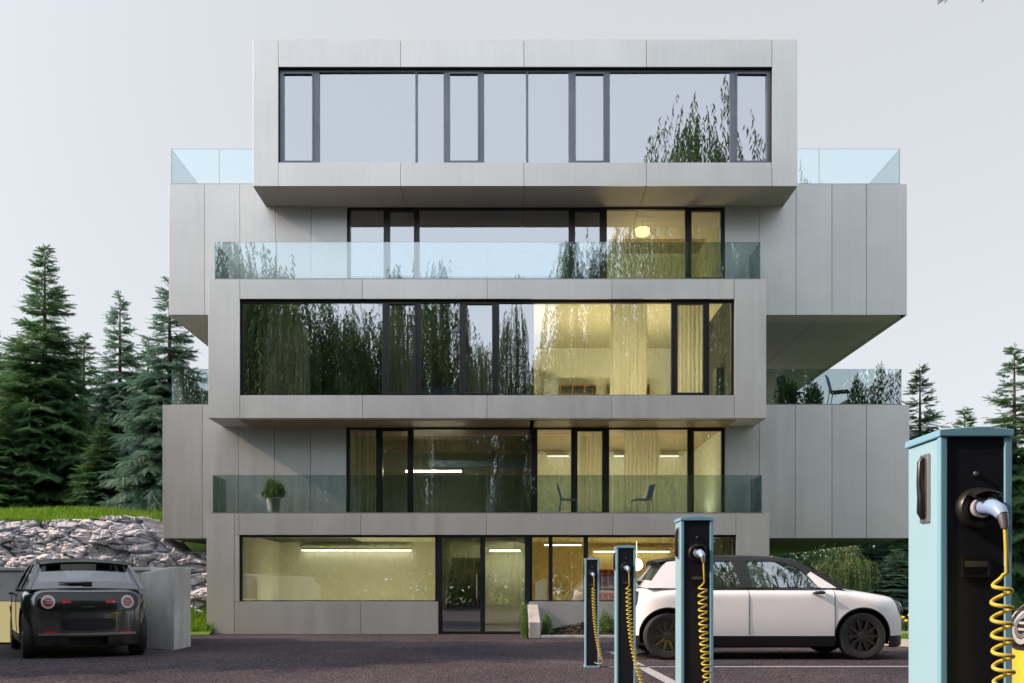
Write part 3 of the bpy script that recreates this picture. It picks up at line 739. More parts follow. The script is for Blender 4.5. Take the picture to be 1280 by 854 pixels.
        # camera pod, door gaps
        q = MB(); yb_ = side_y(.72, .88); q.tube([(.62, sgn * (yb_ + .01), .885), (.66, sgn * (yb_ + .05), .888), (.74, sgn * (yb_ + .05), .89), (.78, sgn * (yb_ + .01), .89)], [.012, .022, .024, .014], 10)
        q.build('side_camera', M['blk'], smooth=60, **L)
        for gx in (-.22, .86):
            q = MB(); q.tube([(gx + (.05 if gx > 0 else 0), sgn * (side_y(gx, z) + .0015), z) for z in np.linspace(.33, .935, 18)], .0045, 5)
            q.build('door_gap', M['blk'], **L)
    # seats
    for sy in (-.36, .36):
        q = MB(); q.prism([(-.30, sy - .22, .85), (-.30, sy + .22, .85), (-.46, sy + .18, 1.18), (-.46, sy - .18, 1.18)], (-.10, 0, .02)); q.prism([(-.46, sy - .11, 1.2), (-.46, sy + .11, 1.2), (-.49, sy + .1, 1.33), (-.49, sy - .1, 1.33)], (-.07, 0, .01))
        q.build('seat', M['seat'], bevel=.03, **L)
    q = MB(); q.prism([(-1.0, -.6, .85), (-1.0, .6, .85), (-1.12, .55, 1.1), (-1.12, -.55, 1.1)], (-.1, 0, .02))
    for sy in (-.36, .36): q.prism([(-1.12, sy - .1, 1.1), (-1.12, sy + .1, 1.1), (-1.15, sy + .09, 1.22), (-1.15, sy - .09, 1.22)], (-.06, 0, .01))
    q.build('rear_bench', M['seat'], bevel=.03, **L)
    q = MB(); q.box(.72, 1.05, -.70, .70, .9, .965); q.tube([(.62 + .03*math.sin(a), .36 + .17 * math.cos(a), 1.0 + .16 * math.sin(a)) for a in np.linspace(0, 2*math.pi, 20)], .014, 6); q.box(.6, .66, -.02, .0, 1.2, 1.26)
    q.build('dashboard', M['seat'], **L)
    # front and rear lamp panels
    for front in (False, True):
        sg = 1 if front else -1; zc_, hz, hy_ = (.70, .115, .70) if front else (.775, .128, .70)
        def surf(y, z, off=.008): return (end_x(y, z, front) + sg * off, y, z)
        def patch(fn, nu, nv, off):
            return [[surf(*fn(u / nu, v / nv), off) for v in range(nv + 1)] for u in range(nu + 1)]
        def stad(u, v):
            a = -1 + 2 * u; y = a * hy_; ex = max(0, abs(y) - (hy_ - hz)); hh = math.sqrt(max(0, hz * hz - ex * ex)) if ex > 0 else hz
            return (y, zc_ + (2 * v - 1) * hh)
        us = 60
        q = MB(); q.grid(patch(lambda u, v: stad(.5 - .5 * math.cos(math.pi * u), v), us, 8, .006), 0, front); pn = q.build('lamp_panel', [M['tv']], smooth=180, **L)
        q = MB(); ring = [surf(*stad(.5 - .5*math.cos(math.pi*i/us), 1), .006) for i in range(us + 1)] + [surf(*stad(.5 - .5*math.cos(math.pi*i/us), 0), .006) for i in range(us, -1, -1)]
        q.tube(ring, .006, 6); q.build('panel_rim', M['blk'], pn, smooth=60, local=True)
        for sy in (-.535, .535):
            def disc(r0, r1, off, n=28): return [[surf(sy + r * math.cos(2*math.pi*i/n), zc_ + r * math.sin(2*math.pi*i/n), off) for r in (r0, r1)] for i in range(n + 1)]
            lp = MB(); lp.grid(disc(.066, .092, .016), 0, front); hl = lp.build('headlight' if front else 'tail_light', M['lens'], smooth=180, **L)
            lp = MB(); lp.grid(disc(.0, .063, .012), 0, front); lp.build('lens', M['blk'], hl, smooth=180, local=True)
            lp = MB(); lp.grid(disc(.040, .062, .016), 0, front); lp.build('ring', M['silver' if front else 'red'], hl, smooth=180, local=True)
            lp = MB()
            for dz in (-.016, .016): lp.grid([[surf(sy + a * .03, zc_ + dz + b_, .017) for b_ in (-.006, .006)] for a in (-1, 0, 1)], 0, front)
            lp.build('bulb', M['lens'], hl, local=True)
        if not front:
            for sy in (-.30, .30):
                lp = MB(); lp.grid([[surf(sy + a * .06, .775 + b_ * (.012 + .006 * (a * 5 % 2)), .011) for b_ in (-1, 1)] for a in np.linspace(-1, 1, 7)], 0); lp.build('reflector', M['red'], smooth=180, **L)
            for sy in (-.50, .50):
                lp = MB(); lp.grid([[surf(sy + a * .085, .365 + b_ * .013, .012) for b_ in (-1, 1)] for a in np.linspace(-1, 1, 7)], 0); lp.build('reflector', M['red'], smooth=180, **L)
            lp = MB(); lp.grid([[surf(a * .37, .465 + b_ * .082 * (1 - .25 * abs(a) ** 6), .006) for b_ in np.linspace(-1, 1, 5)] for a in np.linspace(-1, 1, 17)], 0); lp.build('plate_recess', M['blk'], smooth=180, **L)
            lp = MB(); lp.grid([[surf(a * .27, .455 + b_ * .055, .012) for b_ in (-1, 1)] for a in np.linspace(-1, 1, 9)], 0); lp.build('licence_plate', M['navy'], smooth=180, **L)
            lp = MB(); lp.grid([[surf(a * .66, .335 + b_ * .016, .012) for b_ in (-1, 1)] for a in np.linspace(-1, 1, 25)], 0); lp.build('bumper_lip', M['steel'], smooth=180, **L)
            q = MB(); q.tube([(-1.545, -.02, 1.03), (-1.555, .2, 1.03), (-1.54, .38, 1.04)], [.022, .016, .008], 8); q.box(-1.57, -1.50, -.07, .06, 1.0, 1.05); q.build('wiper', M['blk'], smooth=60, **L)
            q = MB(); q.tube([surf(a * .08, .70, .012) for a in (-1, 0, 1)], .009, 6); q.build('hatch_handle', M['blk'], **L)
        else:
            q = MB(); q.box(1.70, 1.83, -.12, .12, .835, .858); q.build('charge_lid', M['blk'], bevel=.004, **L)
    return o
yn = 13.5; xc = X(956.5, 12.68)
make_car('electric_hatchback', 'white hatchback with dark roof and black wheels parked side on behind the charging posts', (xc, yn, 0), 0, 'white', 'blk')
make_car('electric_hatchback', 'dark gunmetal hatchback seen from behind in front of the concrete wall', (-6.56, 14.45, 0), R(90 + 30.5), 'dark', 'blk', (.93, .93, .985))
make_car('electric_hatchback', 'yellow hatchback cut off by the photo edge behind the nearest charging post', (4.69, 5.44, 0), R(180 + 25), 'yellow', 'yellow', (1, 1, 1.05))

# ================================================================ CHARGING POSTS
PH = 1.307; PW = .167; PD = .19
def charger(loc, label, seed=0):
    o = thing('charging_post', label, 'charging post', loc, 0, 'row of charging posts'); L = dict(parent=o, local=True)
    w = PW / 2; zc_ = PH - .024
    q = MB(); q.box(-w + .004, w - .004, .012, PD, .02, zc_); q.build('body', M['cyan'], bevel=.004, **L)
    q = MB(); q.box(-w, -w + .017, 0, .02, .02, zc_); q.box(w - .018, w, 0, .02, .02, zc_); q.build('front_frame', M['cyan2'], bevel=.003, **L)
    q = MB(); q.box(-w + .0175, w - .0185, .004, .018, .02, zc_ - .001); q.build('front_panel', M['navy'], **L)
    q = MB(); a = [(-w - .003, 0, zc_ + .001), (w + .003, 0, zc_ + .001), (w + .003, 0, zc_ + .017), (.03, 0, PH), (-.0, 0, PH), (-w - .003, 0, zc_ + .017)]
    q.prism([(x, -.003, z) for x, y, z in a], (0, PD + .006, 0)); q.build('cap', M['cyan2'], bevel=.002, **L)
    q = MB(); q.box(-w - .006, w + .006, -.006, PD + .006, 0, .019); q.build('base_plate', M['cyan'], bevel=.002, **L)
    Mx = lambda x, z: Matrix.Translation((x, .003, z)) @ Matrix.Rotation(math.pi / 2, 4, 'X')
    q = MB(); q.lathe([(.0,.0),(.0,.006),(.0045,.006),(.006,.0)], 14, Mx(0, 1.198)); q.build('indicator_button', M['silver'], smooth=60, **L)
    zs = 1.117
    q = MB(); q.lathe([(.048,.0),(.048,.012),(.042,.020),(.034,.020),(.030,.012),(.024,.012)], 32, Mx(0, zs)); q.lathe([(.0,.004),(.024,.004),(.03,.012)], 24, Mx(0, zs)); so = q.build('socket', M['blk'], smooth=40, **L)
    q = MB(); q.lathe([(.021,.012),(.024,.03),(.0225,.034),(.018,.034),(.017,.012)], 28, Mx(0, zs)); q.build('collar', M['lens'], so, smooth=40, local=True)
    q = MB(); rows = []
    for i in range(11):
        t = -1 + .2 * i; rows.append([(t * .034, -.018 - .045 * s_, zs + .030 + .010 * (1 - t*t) - .012 * s_ * s_ ) for s_ in (0, .35, .7, 1)])
    q.grid(rows); q.grid([[(p[0], p[1], p[2] + .006) for p in r_] for r_ in rows], 0, True); q.build('flap', M['blk'], so, smooth=60, local=True)
    # plug, neck, cable
    q = MB(); q.tube([(0, -.012, zs), (.001, -.04, zs + .001), (.003, -.07, zs - .002), (.006, -.092, zs - .012), (.008, -.102, zs - .024)], [.0165, .0165, .018, .0165, .013], 16); pg = q.build('plug', M['plugw'], smooth=60, **L)
    q = MB(); q.tube([(.0015, -.026, zs + .012), (.003, -.065, zs + .012)], [.008, .009], 10); q.build('grip', M['steel'], pg, smooth=60, local=True)
    q = MB(); q.tube([(.008, -.102, zs - .022), (.0095, -.107, zs - .040), (.0105, -.108, zs - .052)], [.0125, .0105, .008], 12); q.build('neck', M['steel'], pg, smooth=60, local=True)
    rnd = random.Random(seed); path = [(.0105, -.108, zs - .045), (.013, -.108, zs - .10), (.016, -.106, zs - .150)]
    n = 26; zt_, zb_ = zs - .158, .10; k = 0; r_ = .0205
    sag = rnd.uniform(.09, .13)
    tot = n * 14
    for i in range(tot + 1):
        t = i / tot; zz = zt_ + (zb_ - zt_) * (t ** .93); cxx = .008 + sag * t ** 2.2; cyy = -.098 - .01 * t; a = 2 * math.pi * i / 14 + .6
        rr = r_ * min(1, .35 + i / 10) * (1 - .25 * max(0, t - .85) / .15)
        path.append((cxx + rr * math.cos(a), cyy + rr * math.sin(a), zz + .004 * math.cos(a)))
    path += [(.02 + sag, -.085, .075), (sag + .01, -.06, .055), (.05, -.03, .05), (.03, .006, .06)]
    q = MB(); q.tube(path, .0046, 7); q.build('cable', M['yel'], smooth=60, **L)
    q = MB(); x0, x1, z0, z1 = -.034, .034, .958, 1.005; q.box(x0, x1, -.002, .004, z1 - .008, z1); q.box(x0, x1, -.002, .004, z0, z0 + .006); q.box(x0, x0 + .006, -.002, .004, z0 + .006, z1 - .008); q.box(x1 - .006, x1, -.002, .004, z0 + .006, z1 - .008)
    q.prism([(x0 + .007, -.002, z1 - .009), (x1 - .007, -.002, z1 - .009), (x1 - .007, .003, z1 - .022), (x0 + .007, .003, z1 - .022)], (0, .001, -.001), 1); q.build('card_slot', [M['blk'], M['steel']], **L)
    # side handle on the left face
    q = MB(); xl = -w + .004; q.box(xl - .006, xl, .06, .11, 1.09, 1.255); hp = q.build('handle_plate', M['silver'], bevel=.012, **L)
    q = MB(); q.tube([(xl - .006, .085, 1.245), (xl - .013, .085, 1.235), (xl - .015, .085, 1.185), (xl - .010, .085, 1.155), (xl - .010, .085, 1.115), (xl - .005, .085, 1.10)], [.007, .008, .008, .011, .012, .008], 10); q.build('handle', M['blk'], hp, smooth=60, local=True)
    return o
charger((X(740.2, 11.45), 11.45, 0), 'farthest and smallest of the four charging posts, near the planter', 1)
charger((X(782.6, 8.2), 8.2, 0), 'charging post covering the tail of the white car, second farthest', 2)
charger((X(871.5, 4.92), 4.92, 0), 'charging post standing in front of the white car rear door', 3)
charger((X(1220.5, 2.22), 2.22, 0), 'nearest and largest charging post with big yellow coiled cable', 4)
# ================================================================ GROUND, WALLS, ROCK
def sheet(name, x0, x1, y0, y1, z, mat):
    m = MB(); m.add([(x0,y0,z),(x1,y0,z),(x1,y1,z),(x0,y1,z)], [(0,1,2,3)]); return struct(m.build(name, mat))
def noise2(x, y, s, seed=0, octv=5):
    from mathutils import noise as mn
    v = 0; a = 1; t = 0
    for i in range(octv): v += a * mn.noise(Vector((x * s * 2**i + seed, y * s * 2**i - seed * 1.7, seed * .3))); t += a; a *= .5
    return v / t
sheet('ground', -600, 600, -600, 600, -.03, M['lawn'])
sheet('parking_lot', -45, 45, -40, F + .02, 0.0, M['asphalt'])
# lawn right of the building, with a curved concrete kerb
kerb = []
for i in range(25):
    t = i / 24; kerb.append((5.2 + 1.2 * (1 - math.cos(t * math.pi / 2)) * 1.2 + 0, 0, 0))
def kerbline(n=40):
    pts = [(7.0 + .0, 19.0)]
    P_ = [(5.6, 18.5), (5.9, 17.0), (6.3, 15.9), (7.0, 15.1), (8.2, 14.75), (10, 14.7), (14, 14.7), (40, 14.7)]
    out = []
    for i in range(len(P_) - 1):
        p0, p1, p2, p3 = P_[max(0,i-1)], P_[i], P_[i+1], P_[min(len(P_)-1, i+2)]
        for k in range(6):
            t = k / 6; out.append(tuple(.5 * (2*p1[j] + (p2[j]-p0[j])*t + (2*p0[j]-5*p1[j]+4*p2[j]-p3[j])*t*t + (-p0[j]+3*p1[j]-3*p2[j]+p3[j])*t**3) for j in (0,1)))
    return out + [P_[-1]]
KL = kerbline()
m = MB(); rows = []
for i, (x, y) in enumerate(KL):
    a, b = KL[max(0,i-1)], KL[min(len(KL)-1,i+1)]; d = Vector((b[0]-a[0], b[1]-a[1], 0)).normalized(); n_ = Vector((-d.y, d.x, 0)) ; p = Vector((x, y, 0)); 
    rows.append([p + Vector((0,0,-.02)), p + Vector((0,0,.11)), p + n_*.13 + Vector((0,0,.115)), p + n_*.13 + Vector((0,0,-.02))])
m.grid(rows, 0, True); struct(m.build('kerb', M['conc'], smooth=30))
m = MB(); pts = [(x, y + .0, .09) for x, y in KL] + [(40, 60, .09), (5.6, 60, .09)]; m.add(pts, [tuple(range(len(pts)))]); struct(m.build('lawn', M['lawn']))
# path strip across the right lawn
m = MB(); m.add([(6.2, 17.6, .1), (20, 17.9, .1), (20, 19.3, .1), (6.2, 19.0, .1)], [(0,1,2,3)]); struct(m.build('path', M['conc']))
# parking lines
def line(pts): 
    m = MB(); m.add([(x, y, .004) for x, y in pts], [(0,1,2,3)]); struct(m.build('parking_line', M['line']))
line([(X(757,14.2), 14.15), (X(1100,14.2), 14.15), (X(1100,14.2), 14.27), (X(757,14.2), 14.27)])
line([(X(760,11.6), 11.45), (7.2, 11.55), (7.2, 11.67), (X(760,11.6), 11.57)])
line([(1.46, 14.15), (1.60, 14.15), (1.80, 2.0), (1.66, 2.0)])
# planter by the entrance
m = MB(); m.prism([(X(661,18.6), 18.4, 0), (X(676,18.6), 18.4, 0), (X(676,18.6), 18.4, .30), (X(661,18.6), 18.4, .33)], (0, .12, 0)); 
x0, x1 = X(661, 18.6), X(675, 18.6)
m = MB(); m.add([(x0,18.25,0),(x1,18.25,0),(x1,F-.01,0),(x0,F-.01,0),(x0,18.25,.31),(x1,18.25,.31),(x1,F-.01,.62),(x0,F-.01,.62)], [(0,3,2,1),(4,5,6,7),(0,1,5,4),(1,2,6,5),(2,3,7,6),(3,0,4,7)])
tag(m.build('planter_wall', M['conc'], bevel=.01), 'short sloping concrete wall beside the glass entrance door', 'wall')
m = MB(); m.box(x1 + .01, 5.0, 18.25, 18.37, 0, .06); struct(m.build('kerb_strip', M['conc'], bevel=.01))
rows = []
for i in range(70):
    x = x1 + .02 + (5.0 - x1 - .04) * i / 69; row = []
    for j in range(18):
        y = 18.38 + (F - 18.39) * j / 17; u = (x - x1) / (5 - x1); hgt = .04 + .36 * (j / 17) ** .8 * min(1, u * 4.0) ** 1.2 * (.8 + .5 * noise2(x, y, .8, 3)) + .05 * noise2(x, y, 5, 2)
        row.append((x, y, max(.02, hgt)))
    rows.append(row)
m = MB(); m.grid(rows); struct(m.build('mulch_bed', M['mulch'], smooth=180))
v, f = [], []
for i in range(3500):
    x = random.uniform(x1 + .05, 4.9); y = random.uniform(18.4, F - .05); j = (y - 18.38) / (F - 18.39); u = (x - x1) / (5 - x1)
    z = .06 + .36 * j ** .8 * min(1, u * 4) ** 1.2 * (.8 + .5 * noise2(x, y, .8, 3)); a = random.uniform(0, 6.3); l = random.uniform(.02, .05); w_ = l * .35; t = random.uniform(-.5, .5)
    d = (math.cos(a) * l, math.sin(a) * l, t * l); s_ = (-math.sin(a) * w_, math.cos(a) * w_, random.uniform(-.4,.4) * w_)
    b = len(v); v += [(x-d[0]-s_[0], y-d[1]-s_[1], z-d[2]-s_[2]), (x+d[0]-s_[0], y+d[1]-s_[1], z+d[2]-s_[2]), (x+d[0]+s_[0], y+d[1]+s_[1], z+d[2]+s_[2]), (x-d[0]+s_[0], y-d[1]+s_[1], z-d[2]+s_[2])]; f.append((b,b+1,b+2,b+3))
stuff(link('bark_chips', np_mesh('bark_chips', v, f, M['mulch'])))

# concrete wall with lit slot, and its angled wing wall
YG = 16.3; zt, zb = Z(709.5, YG), Z(752, YG); xr = X(190, YG)
o = thing('retaining_wall', 'long low concrete wall with a glowing yellow lit band behind the dark car', 'wall', (-12, YG, 0))
m = MB(); m.box(-20, xr, YG, YG + 1.6, zb, zt - .06); m.build('beam', M['concl'], o, bevel=.015)
m = MB(); m.box(-20, xr, YG - .03, YG + 1.65, zt - .058, zt); m.build('coping', M['concl'], o, bevel=.012)
m = MB(); m.box(-9.1, xr, YG + .12, YG + .2, 0, zb - .002); m.build('lit_panel', M['glow'], o)
m = MB(); m.box(-20, -9.11, YG + .01, YG + .3, 0, zb - .002); m.build('base_wall', M['conc'], o)
m = MB(); m.box(-20, xr, YG - .0, YG + .11, 0.0, .03)
for xp in (X(145, YG), X(18, YG) - 2.2): m.box(xp, xp + .05, YG + .02, YG + .11, .03, zb - .003)
m.build('frame', M['frame'], o)
ya, yb_, yc_ = 15.5, 14.75, 15.7
pa, pb, pc = (X(177, ya), ya), (X(217.5, yb_), yb_), (X(238.5, yc_), yc_)
za, zbb = Z(716, ya), Z(708.5, yb_)
m = MB(); pl = [(pa[0], pa[1], za), (pb[0], pb[1], zbb), (pc[0], pc[1], zbb), (-5.95, YG + 1.2, zbb), (xr - .1, YG + .6, za)]
lo = [(x, y, -.02) for x, y, z in pl]; n = len(pl)
m.add(lo + pl, [tuple(range(n))[::-1], tuple(range(n, 2*n))] + [(i, (i+1) % n, n + (i+1) % n, n + i) for i in range(n)])
tag(m.build('wing_wall', M['concl'], bevel=.012), 'angled concrete pier at the right end of the low lit wall', 'wall')

# rock face and the hill above it
def rock_top(x):
    t = 2.5 + .12 * noise2(x, 0, .5, 9) 
    if x > -8.2: t += (-.75) * min(1, (x + 8.2) / .8)
    return t
from mathutils import noise as MN
def hsh(p, k): return math.sin(p[0] * 127.1 + p[1] * 311.7 + p[2] * 74.7 + k * 19.19) * 43758.5453 % 1 - .5
def blocks(x, z, sx, sz, tilt, k):
    p = Vector((x * sx + z * tilt, z * sz - x * tilt * .6, k * 3.3)); p += Vector((noise2(x, z, 1.3, k, 3), noise2(x, z, 1.3, k + 7, 3), 0)) * .55
    d, q = MN.voronoi(p); c = q[0]; r_ = p - c
    off = hsh(c, 1) + r_.x * hsh(c, 2) * 1.8 + r_.y * hsh(c, 3) * 1.8
    return off, d[1] - d[0]
rows = []
nx, nz = 560, 130
for j in range(nz + 1):
    v_ = j / nz; row = []
    for i in range(nx + 1):
        x = -17.5 + 11.5 * i / nx; zt_ = rock_top(x); z = -.05 + (zt_ + .05) * min(1, v_ * 1.12)
        y = 20.55 + .75 * v_ + (1.2 * (v_ - .89) / .11 if v_ > .89 else 0)
        o1, e1 = blocks(x, z, 1.0, 2.2, .5, 1); o2, e2 = blocks(x, z, 2.6, 6.0, .9, 2); o3, e3 = blocks(x, z, 6.5, 13, 1.5, 3)
        fold = noise2(x * .8 + z * .5, z * 1.3, .8, 4, 6); fine = noise2(x, z * 2, 6, 31, 4)
        dd = .26 * fold + .26 * o1 + .13 * o2 + .05 * o3 + .05 * fine - .10 * max(0, 1 - e1 / .10) - .06 * max(0, 1 - e2 / .14) - .025 * max(0, 1 - e3 / .2)
        y -= dd
        if v_ > .89: z += .10 * noise2(x, y, 1.4, 21) + .3 * dd
        if x > -8.0: y = max(y, 20.3)
        row.append((x, y, z))
    rows.append(row)
m = MB(); m.grid(rows, 0, True); rock = m.build('rock_face', M['rock'], smooth=35); tag(rock, 'grey fissured rock bank rising behind the low concrete wall', 'rock')
rows = []
def hill_z(x, y):
    b = 2.42 + .62 * min(1, max(0, (y - 21.6) / 4)) + .06 * max(0, y - 26) + .10 * noise2(x, y, .35, 5)
    if x > -8.5: b -= .9 * min(1, (x + 8.5) / .9)
    return b
for j in range(46):
    y = 21.5 + (j / 45) ** 1.8 * 60; rows.append([(x, y, hill_z(x, y)) for x in np.linspace(-60, -6.9, 90)])
m = MB(); m.grid(rows); struct(m.build('hill', M['lawn'], smooth=180))
rows = [[(x, y, .01 + .5 * max(0, y - 19.6) / 1.2 * (1 if y < 20.8 else 1)) for x in np.linspace(-8.2, -6.15, 14)] for y in np.linspace(F - .35, 21, 12)]
m = MB(); m.grid(rows); struct(m.build('grass_verge', M['lawn'], smooth=180))

def grass(name, n, pick, h0, h1):
    v = np.zeros((n, 3, 3)); 
    for i in range(n):
        x, y, z = pick(); a = random.uniform(0, 6.28); h = random.uniform(h0, h1); w_ = h * .09 + .002; lx, ly = random.gauss(0, .35) * h, random.gauss(0, .35) * h
        v[i] = [(x - w_*math.cos(a), y - w_*math.sin(a), z - .01), (x + w_*math.cos(a), y + w_*math.sin(a), z - .01), (x + lx, y + ly, z + h)]
    return stuff(link(name, np_mesh(name, v.reshape(-1, 3), np.arange(n*3).reshape(-1, 3), M['grass'])))
def pk_hill():
    x = random.uniform(-20, -7.6); y = 21.35 + .3 * noise2(x, 0, 1.2, 5) + random.random() ** 1.5 * 5; return x, y, hill_z(x, y)
grass('hill_grass', 30000, pk_hill, .06, .16)
def pk_lawn():
    while True:
        x = random.uniform(5.8, 13); y = random.uniform(15.0, 27)
        if 17.55 < y < 19.35: continue
        if x < 6.6 and y < 16.2: continue
        return x, y, .09
grass('lawn_grass', 30000, pk_lawn, .05, .13)
def pk_v():
    x = random.uniform(-8.2, -6.2); y = random.uniform(F - .2, 20.9); return x, y, .01 + .5 * max(0, y - 19.6) / 1.2
grass('verge_grass', 6000, pk_v, .06, .14)

# ================================================================ FOLIAGE
def place(tmpl_v, tmpl_f, org, D, S, U, sc):
    """replicate a template: org (n,3), frames D,S,U (n,3), sc (n,)"""
    n = len(org); k = len(tmpl_v)
    V = org[:, None, :] + sc[:, None, None] * (tmpl_v[None, :, 0:1] * D[:, None, :] + tmpl_v[None, :, 1:2] * S[:, None, :] + tmpl_v[None, :, 2:3] * U[:, None, :])
    Fc = tmpl_f[None] + (np.arange(n) * k)[:, None, None]
    return V.reshape(-1, 3), Fc.reshape(-1, tmpl_f.shape[1])
def norm(a): return a / np.maximum(1e-9, np.linalg.norm(a, axis=-1, keepdims=True))
def frond_template(n=15):
    v, f = [], []
    for i in range(n):
        t = .06 + .94 * i / (n - 1); ln = .30 * (1 - .55 * t); w_ = .034
        for s_ in (-1, 1):
            b = len(v); dz = -.10 * t * t
            v += [(t - w_, 0, dz), (t + w_, 0, dz), (t + .20 + .04 * s_, s_ * ln, dz - .05)]; f.append((b, b+1, b+2))
        b = len(v); v += [(t - w_, 0, dz), (t + w_, 0.02, dz), (t + .2, 0, dz + .12 * (1 - t * .5))]; f.append((b, b+1, b+2))
    return np.array(v), np.array(f)
FV, FFc = frond_template()
def spruce_meshes(height, rb, seed, mat, droop=.35, dense=1.0, bare=.04):
    rg = np.random.default_rng(seed); O, D, U, SCL = [], [], [], []
    tb = MB(); z = bare * height; lvl = 0
    while z < height * .985:
        t = z / height; r0 = rb * (1 - t) ** (.98 if t > .5 else .9) * (1 - .25 * max(0, .12 - t) / .12) + .05
        nb = int(round((9 if t < .6 else 7 if t < .85 else 5) * dense)); off = rg.uniform(0, 6.28)
        for b in range(nb):
            a = off + 2 * math.pi * b / nb + rg.normal(0, .22); ln = r0 * rg.uniform(.58, 1.22); dr = droop * rg.uniform(.7, 1.3) * (1 - t * .9) - .55 * max(0, t - .55); zz = z + rg.normal(0, .17)
            ca, sa = math.cos(a), math.sin(a)
            m_ = max(3, int(ln / .13)); pts = []
            for i in range(m_ + 1):
                s_ = i / m_; hgt = zz + ln * (.18 * s_ - dr * 1.5 * s_ ** 1.7 + .22 * droop * s_ ** 4)
                pts.append(np.array((ca * ln * s_, sa * ln * s_, hgt)))
            if ln > .5: tb.tube([pts[0], pts[m_ // 2], pts[-1]], [.012 + .018 * ln / 2, .012, .004], 4, caps=False)
            for i in range(max(1, int(m_ * .18)), m_ + 1):
                dirv = pts[i] - pts[i-1]; dirv = dirv / np.linalg.norm(dirv); sd = np.array((-sa, ca, 0)); s_ = i / m_
                fl = (.30 + .26 * (1 - abs(2 * s_ - .9))) * (.42 + .58 * min(1, ln / 1.3)) * rg.uniform(.8, 1.2)
                opts = [dirv] if i == m_ else [dirv * .62 + sd * .75, dirv * .62 - sd * .75]
                for d_ in opts:
                    O.append(pts[i]); D.append(d_ + np.array((0, 0, -.5 * droop / .35 * (1 - t))) + rg.normal(0, .10, 3)); U.append(np.array((ca * .75, sa * .75, .75)) + rg.normal(0, .25, 3)); SCL.append(fl)
                if rg.random() < .5: O.append(pts[i]); D.append(dirv * .7 + rg.normal(0, .2, 3) + np.array((0,0,.25))); U.append(sd + rg.normal(0, .3, 3)); SCL.append(fl * .7)
        z += (.30 if t < .6 else .36) * (height / 10) ** .5 * rg.uniform(.85, 1.15) / (dense ** .3)
    for k in range(10):
        O.append(np.array((0, 0, height * .95 + .05 * k))); a = rg.uniform(0, 6.28); D.append(np.array((math.cos(a) * .6, math.sin(a) * .6, .8))); U.append(np.array((0, 0, 1.)) + rg.normal(0, .3, 3)); SCL.append(.20 - .012 * k)
    O = np.array(O); D = norm(np.array(D)); U = np.array(U); S_ = norm(np.cross(U, D)); U = np.cross(D, S_)
    V, Fc = place(FV, FFc, O, D, S_, U, np.array(SCL))
    tb.tube([(0, 0, -.3), (0, 0, height * .5), (0, 0, height * .98)], [height * .016, height * .010, .012], 8)
    tm = bpy.data.meshes.new('trunk'); tm.from_pydata(tb.v, [], tb.f); tm.materials.append(M['bark'])
    return np_mesh('crown', V, Fc, M[mat]), tm
def tree(name, meshes, loc, rz, s, label, cat='tree', group=None):
    o = thing(name, label, cat, loc, rz, group); o.scale = s if isinstance(s, tuple) else (s, s, s)
    link('crown', meshes[0], o, local=True); link('trunk', meshes[1], o, local=True); return o
SPA = spruce_meshes(8.4, 2.1, 1, 'spruce', .28, 1.6); SPB = spruce_meshes(8.4, 2.0, 2, 'spruceb', .5, 1.35); SPC = spruce_meshes(8.0, 2.3, 3, 'spruce', .45, 1.3)
SPD = spruce_meshes(7.6, 2.4, 4, 'spruceb', .42, .75)
def put(ms, px, Y, ytop, hbase, label, z0=None, rz=0, wide=1.0, name='spruce_tree', group='spruces behind the house'):
    z0 = hill_z(X(px, Y), Y) - .1 if z0 is None else z0; s = (Z(ytop, Y) - z0) / hbase
    return tree(name, ms, (X(px, Y), Y, z0), rz, (s * wide, s * wide, s), label, 'tree', group)
put(SPA, 56, 28.5, 308, 8.5, 'tallest dark green spruce left of the building with a sparse spire', wide=1.12)
put(SPB, 150, 31, 363, 8.5, 'bluish spruce with drooping boughs between the dark spruce and the building', rz=1.0, wide=1.0)
put(SPB, 212, 26.5, 345, 8.5, 'bluish weeping spruce partly hidden by the left edge of the building', rz=2.4, wide=1.25)
put(SPA, -14, 30, 398, 8.5, 'dark spruce cut by the left photo edge', rz=2.0, wide=1.2)
put(SPC, 105, 34, 415, 8.1, 'lower spruce filling the gap behind the tallest dark spruce', rz=.7, wide=1.3)
put(SPC, 22, 36, 420, 8.1, 'spruce behind the tallest dark spruce on its left', rz=2.9, wide=1.3)
put(SPC, 185, 37, 425, 8.1, 'spruce behind the two bluish spruces', rz=4, wide=1.3)
put(SPA, 128, 27, 520, 8.5, 'small dark spruce at the foot of the tallest spruce', rz=5, wide=1.5)
put(SPA, 4, 27, 500, 8.5, 'small dark spruce low at the left photo edge', rz=3.4, wide=1.4)
put(SPC, 1150, 26.5, 455, 8.1, 'sparse spruce just right of the building terrace', 0, 0, 1.1)
put(SPC, 1268, 30, 430, 8.1, 'tall spruce behind the nearest charging post at the right edge', 0, 2.2, 1.15)
put(SPC, 1206, 36, 508, 8.1, 'small spruce between the two taller spruces on the right', 0, 1.2, 1.2)
put(SPB, 1122, 20.3, 686, 8.5, 'dense low bluish spruce behind the front of the white car', 0, 1.2, 3.0)
put(SPC, 1168, 23, 600, 8.1, 'bushy green spruce hidden mostly by the nearest charging post', 0, 2.2, 1.8)
put(SPB, 985, 20.6, 690, 8.5, 'squat bluish spruce under the right wing of the building', 0, 3.2, 3.2)
put(SPC, 1180, 30, 570, 8.1, 'low green spruce behind the nearest charging post', 0, 4.1, 1.6)
put(SPC, 1310, 34, 500, 8.1, 'green spruce beyond the right photo edge', 0, 5.1, 1.5)
put(SPB, 1090, 25.5, 668, 8.5, 'squat bluish spruce between the willow and the white car bonnet', 0, .4, 3.0)

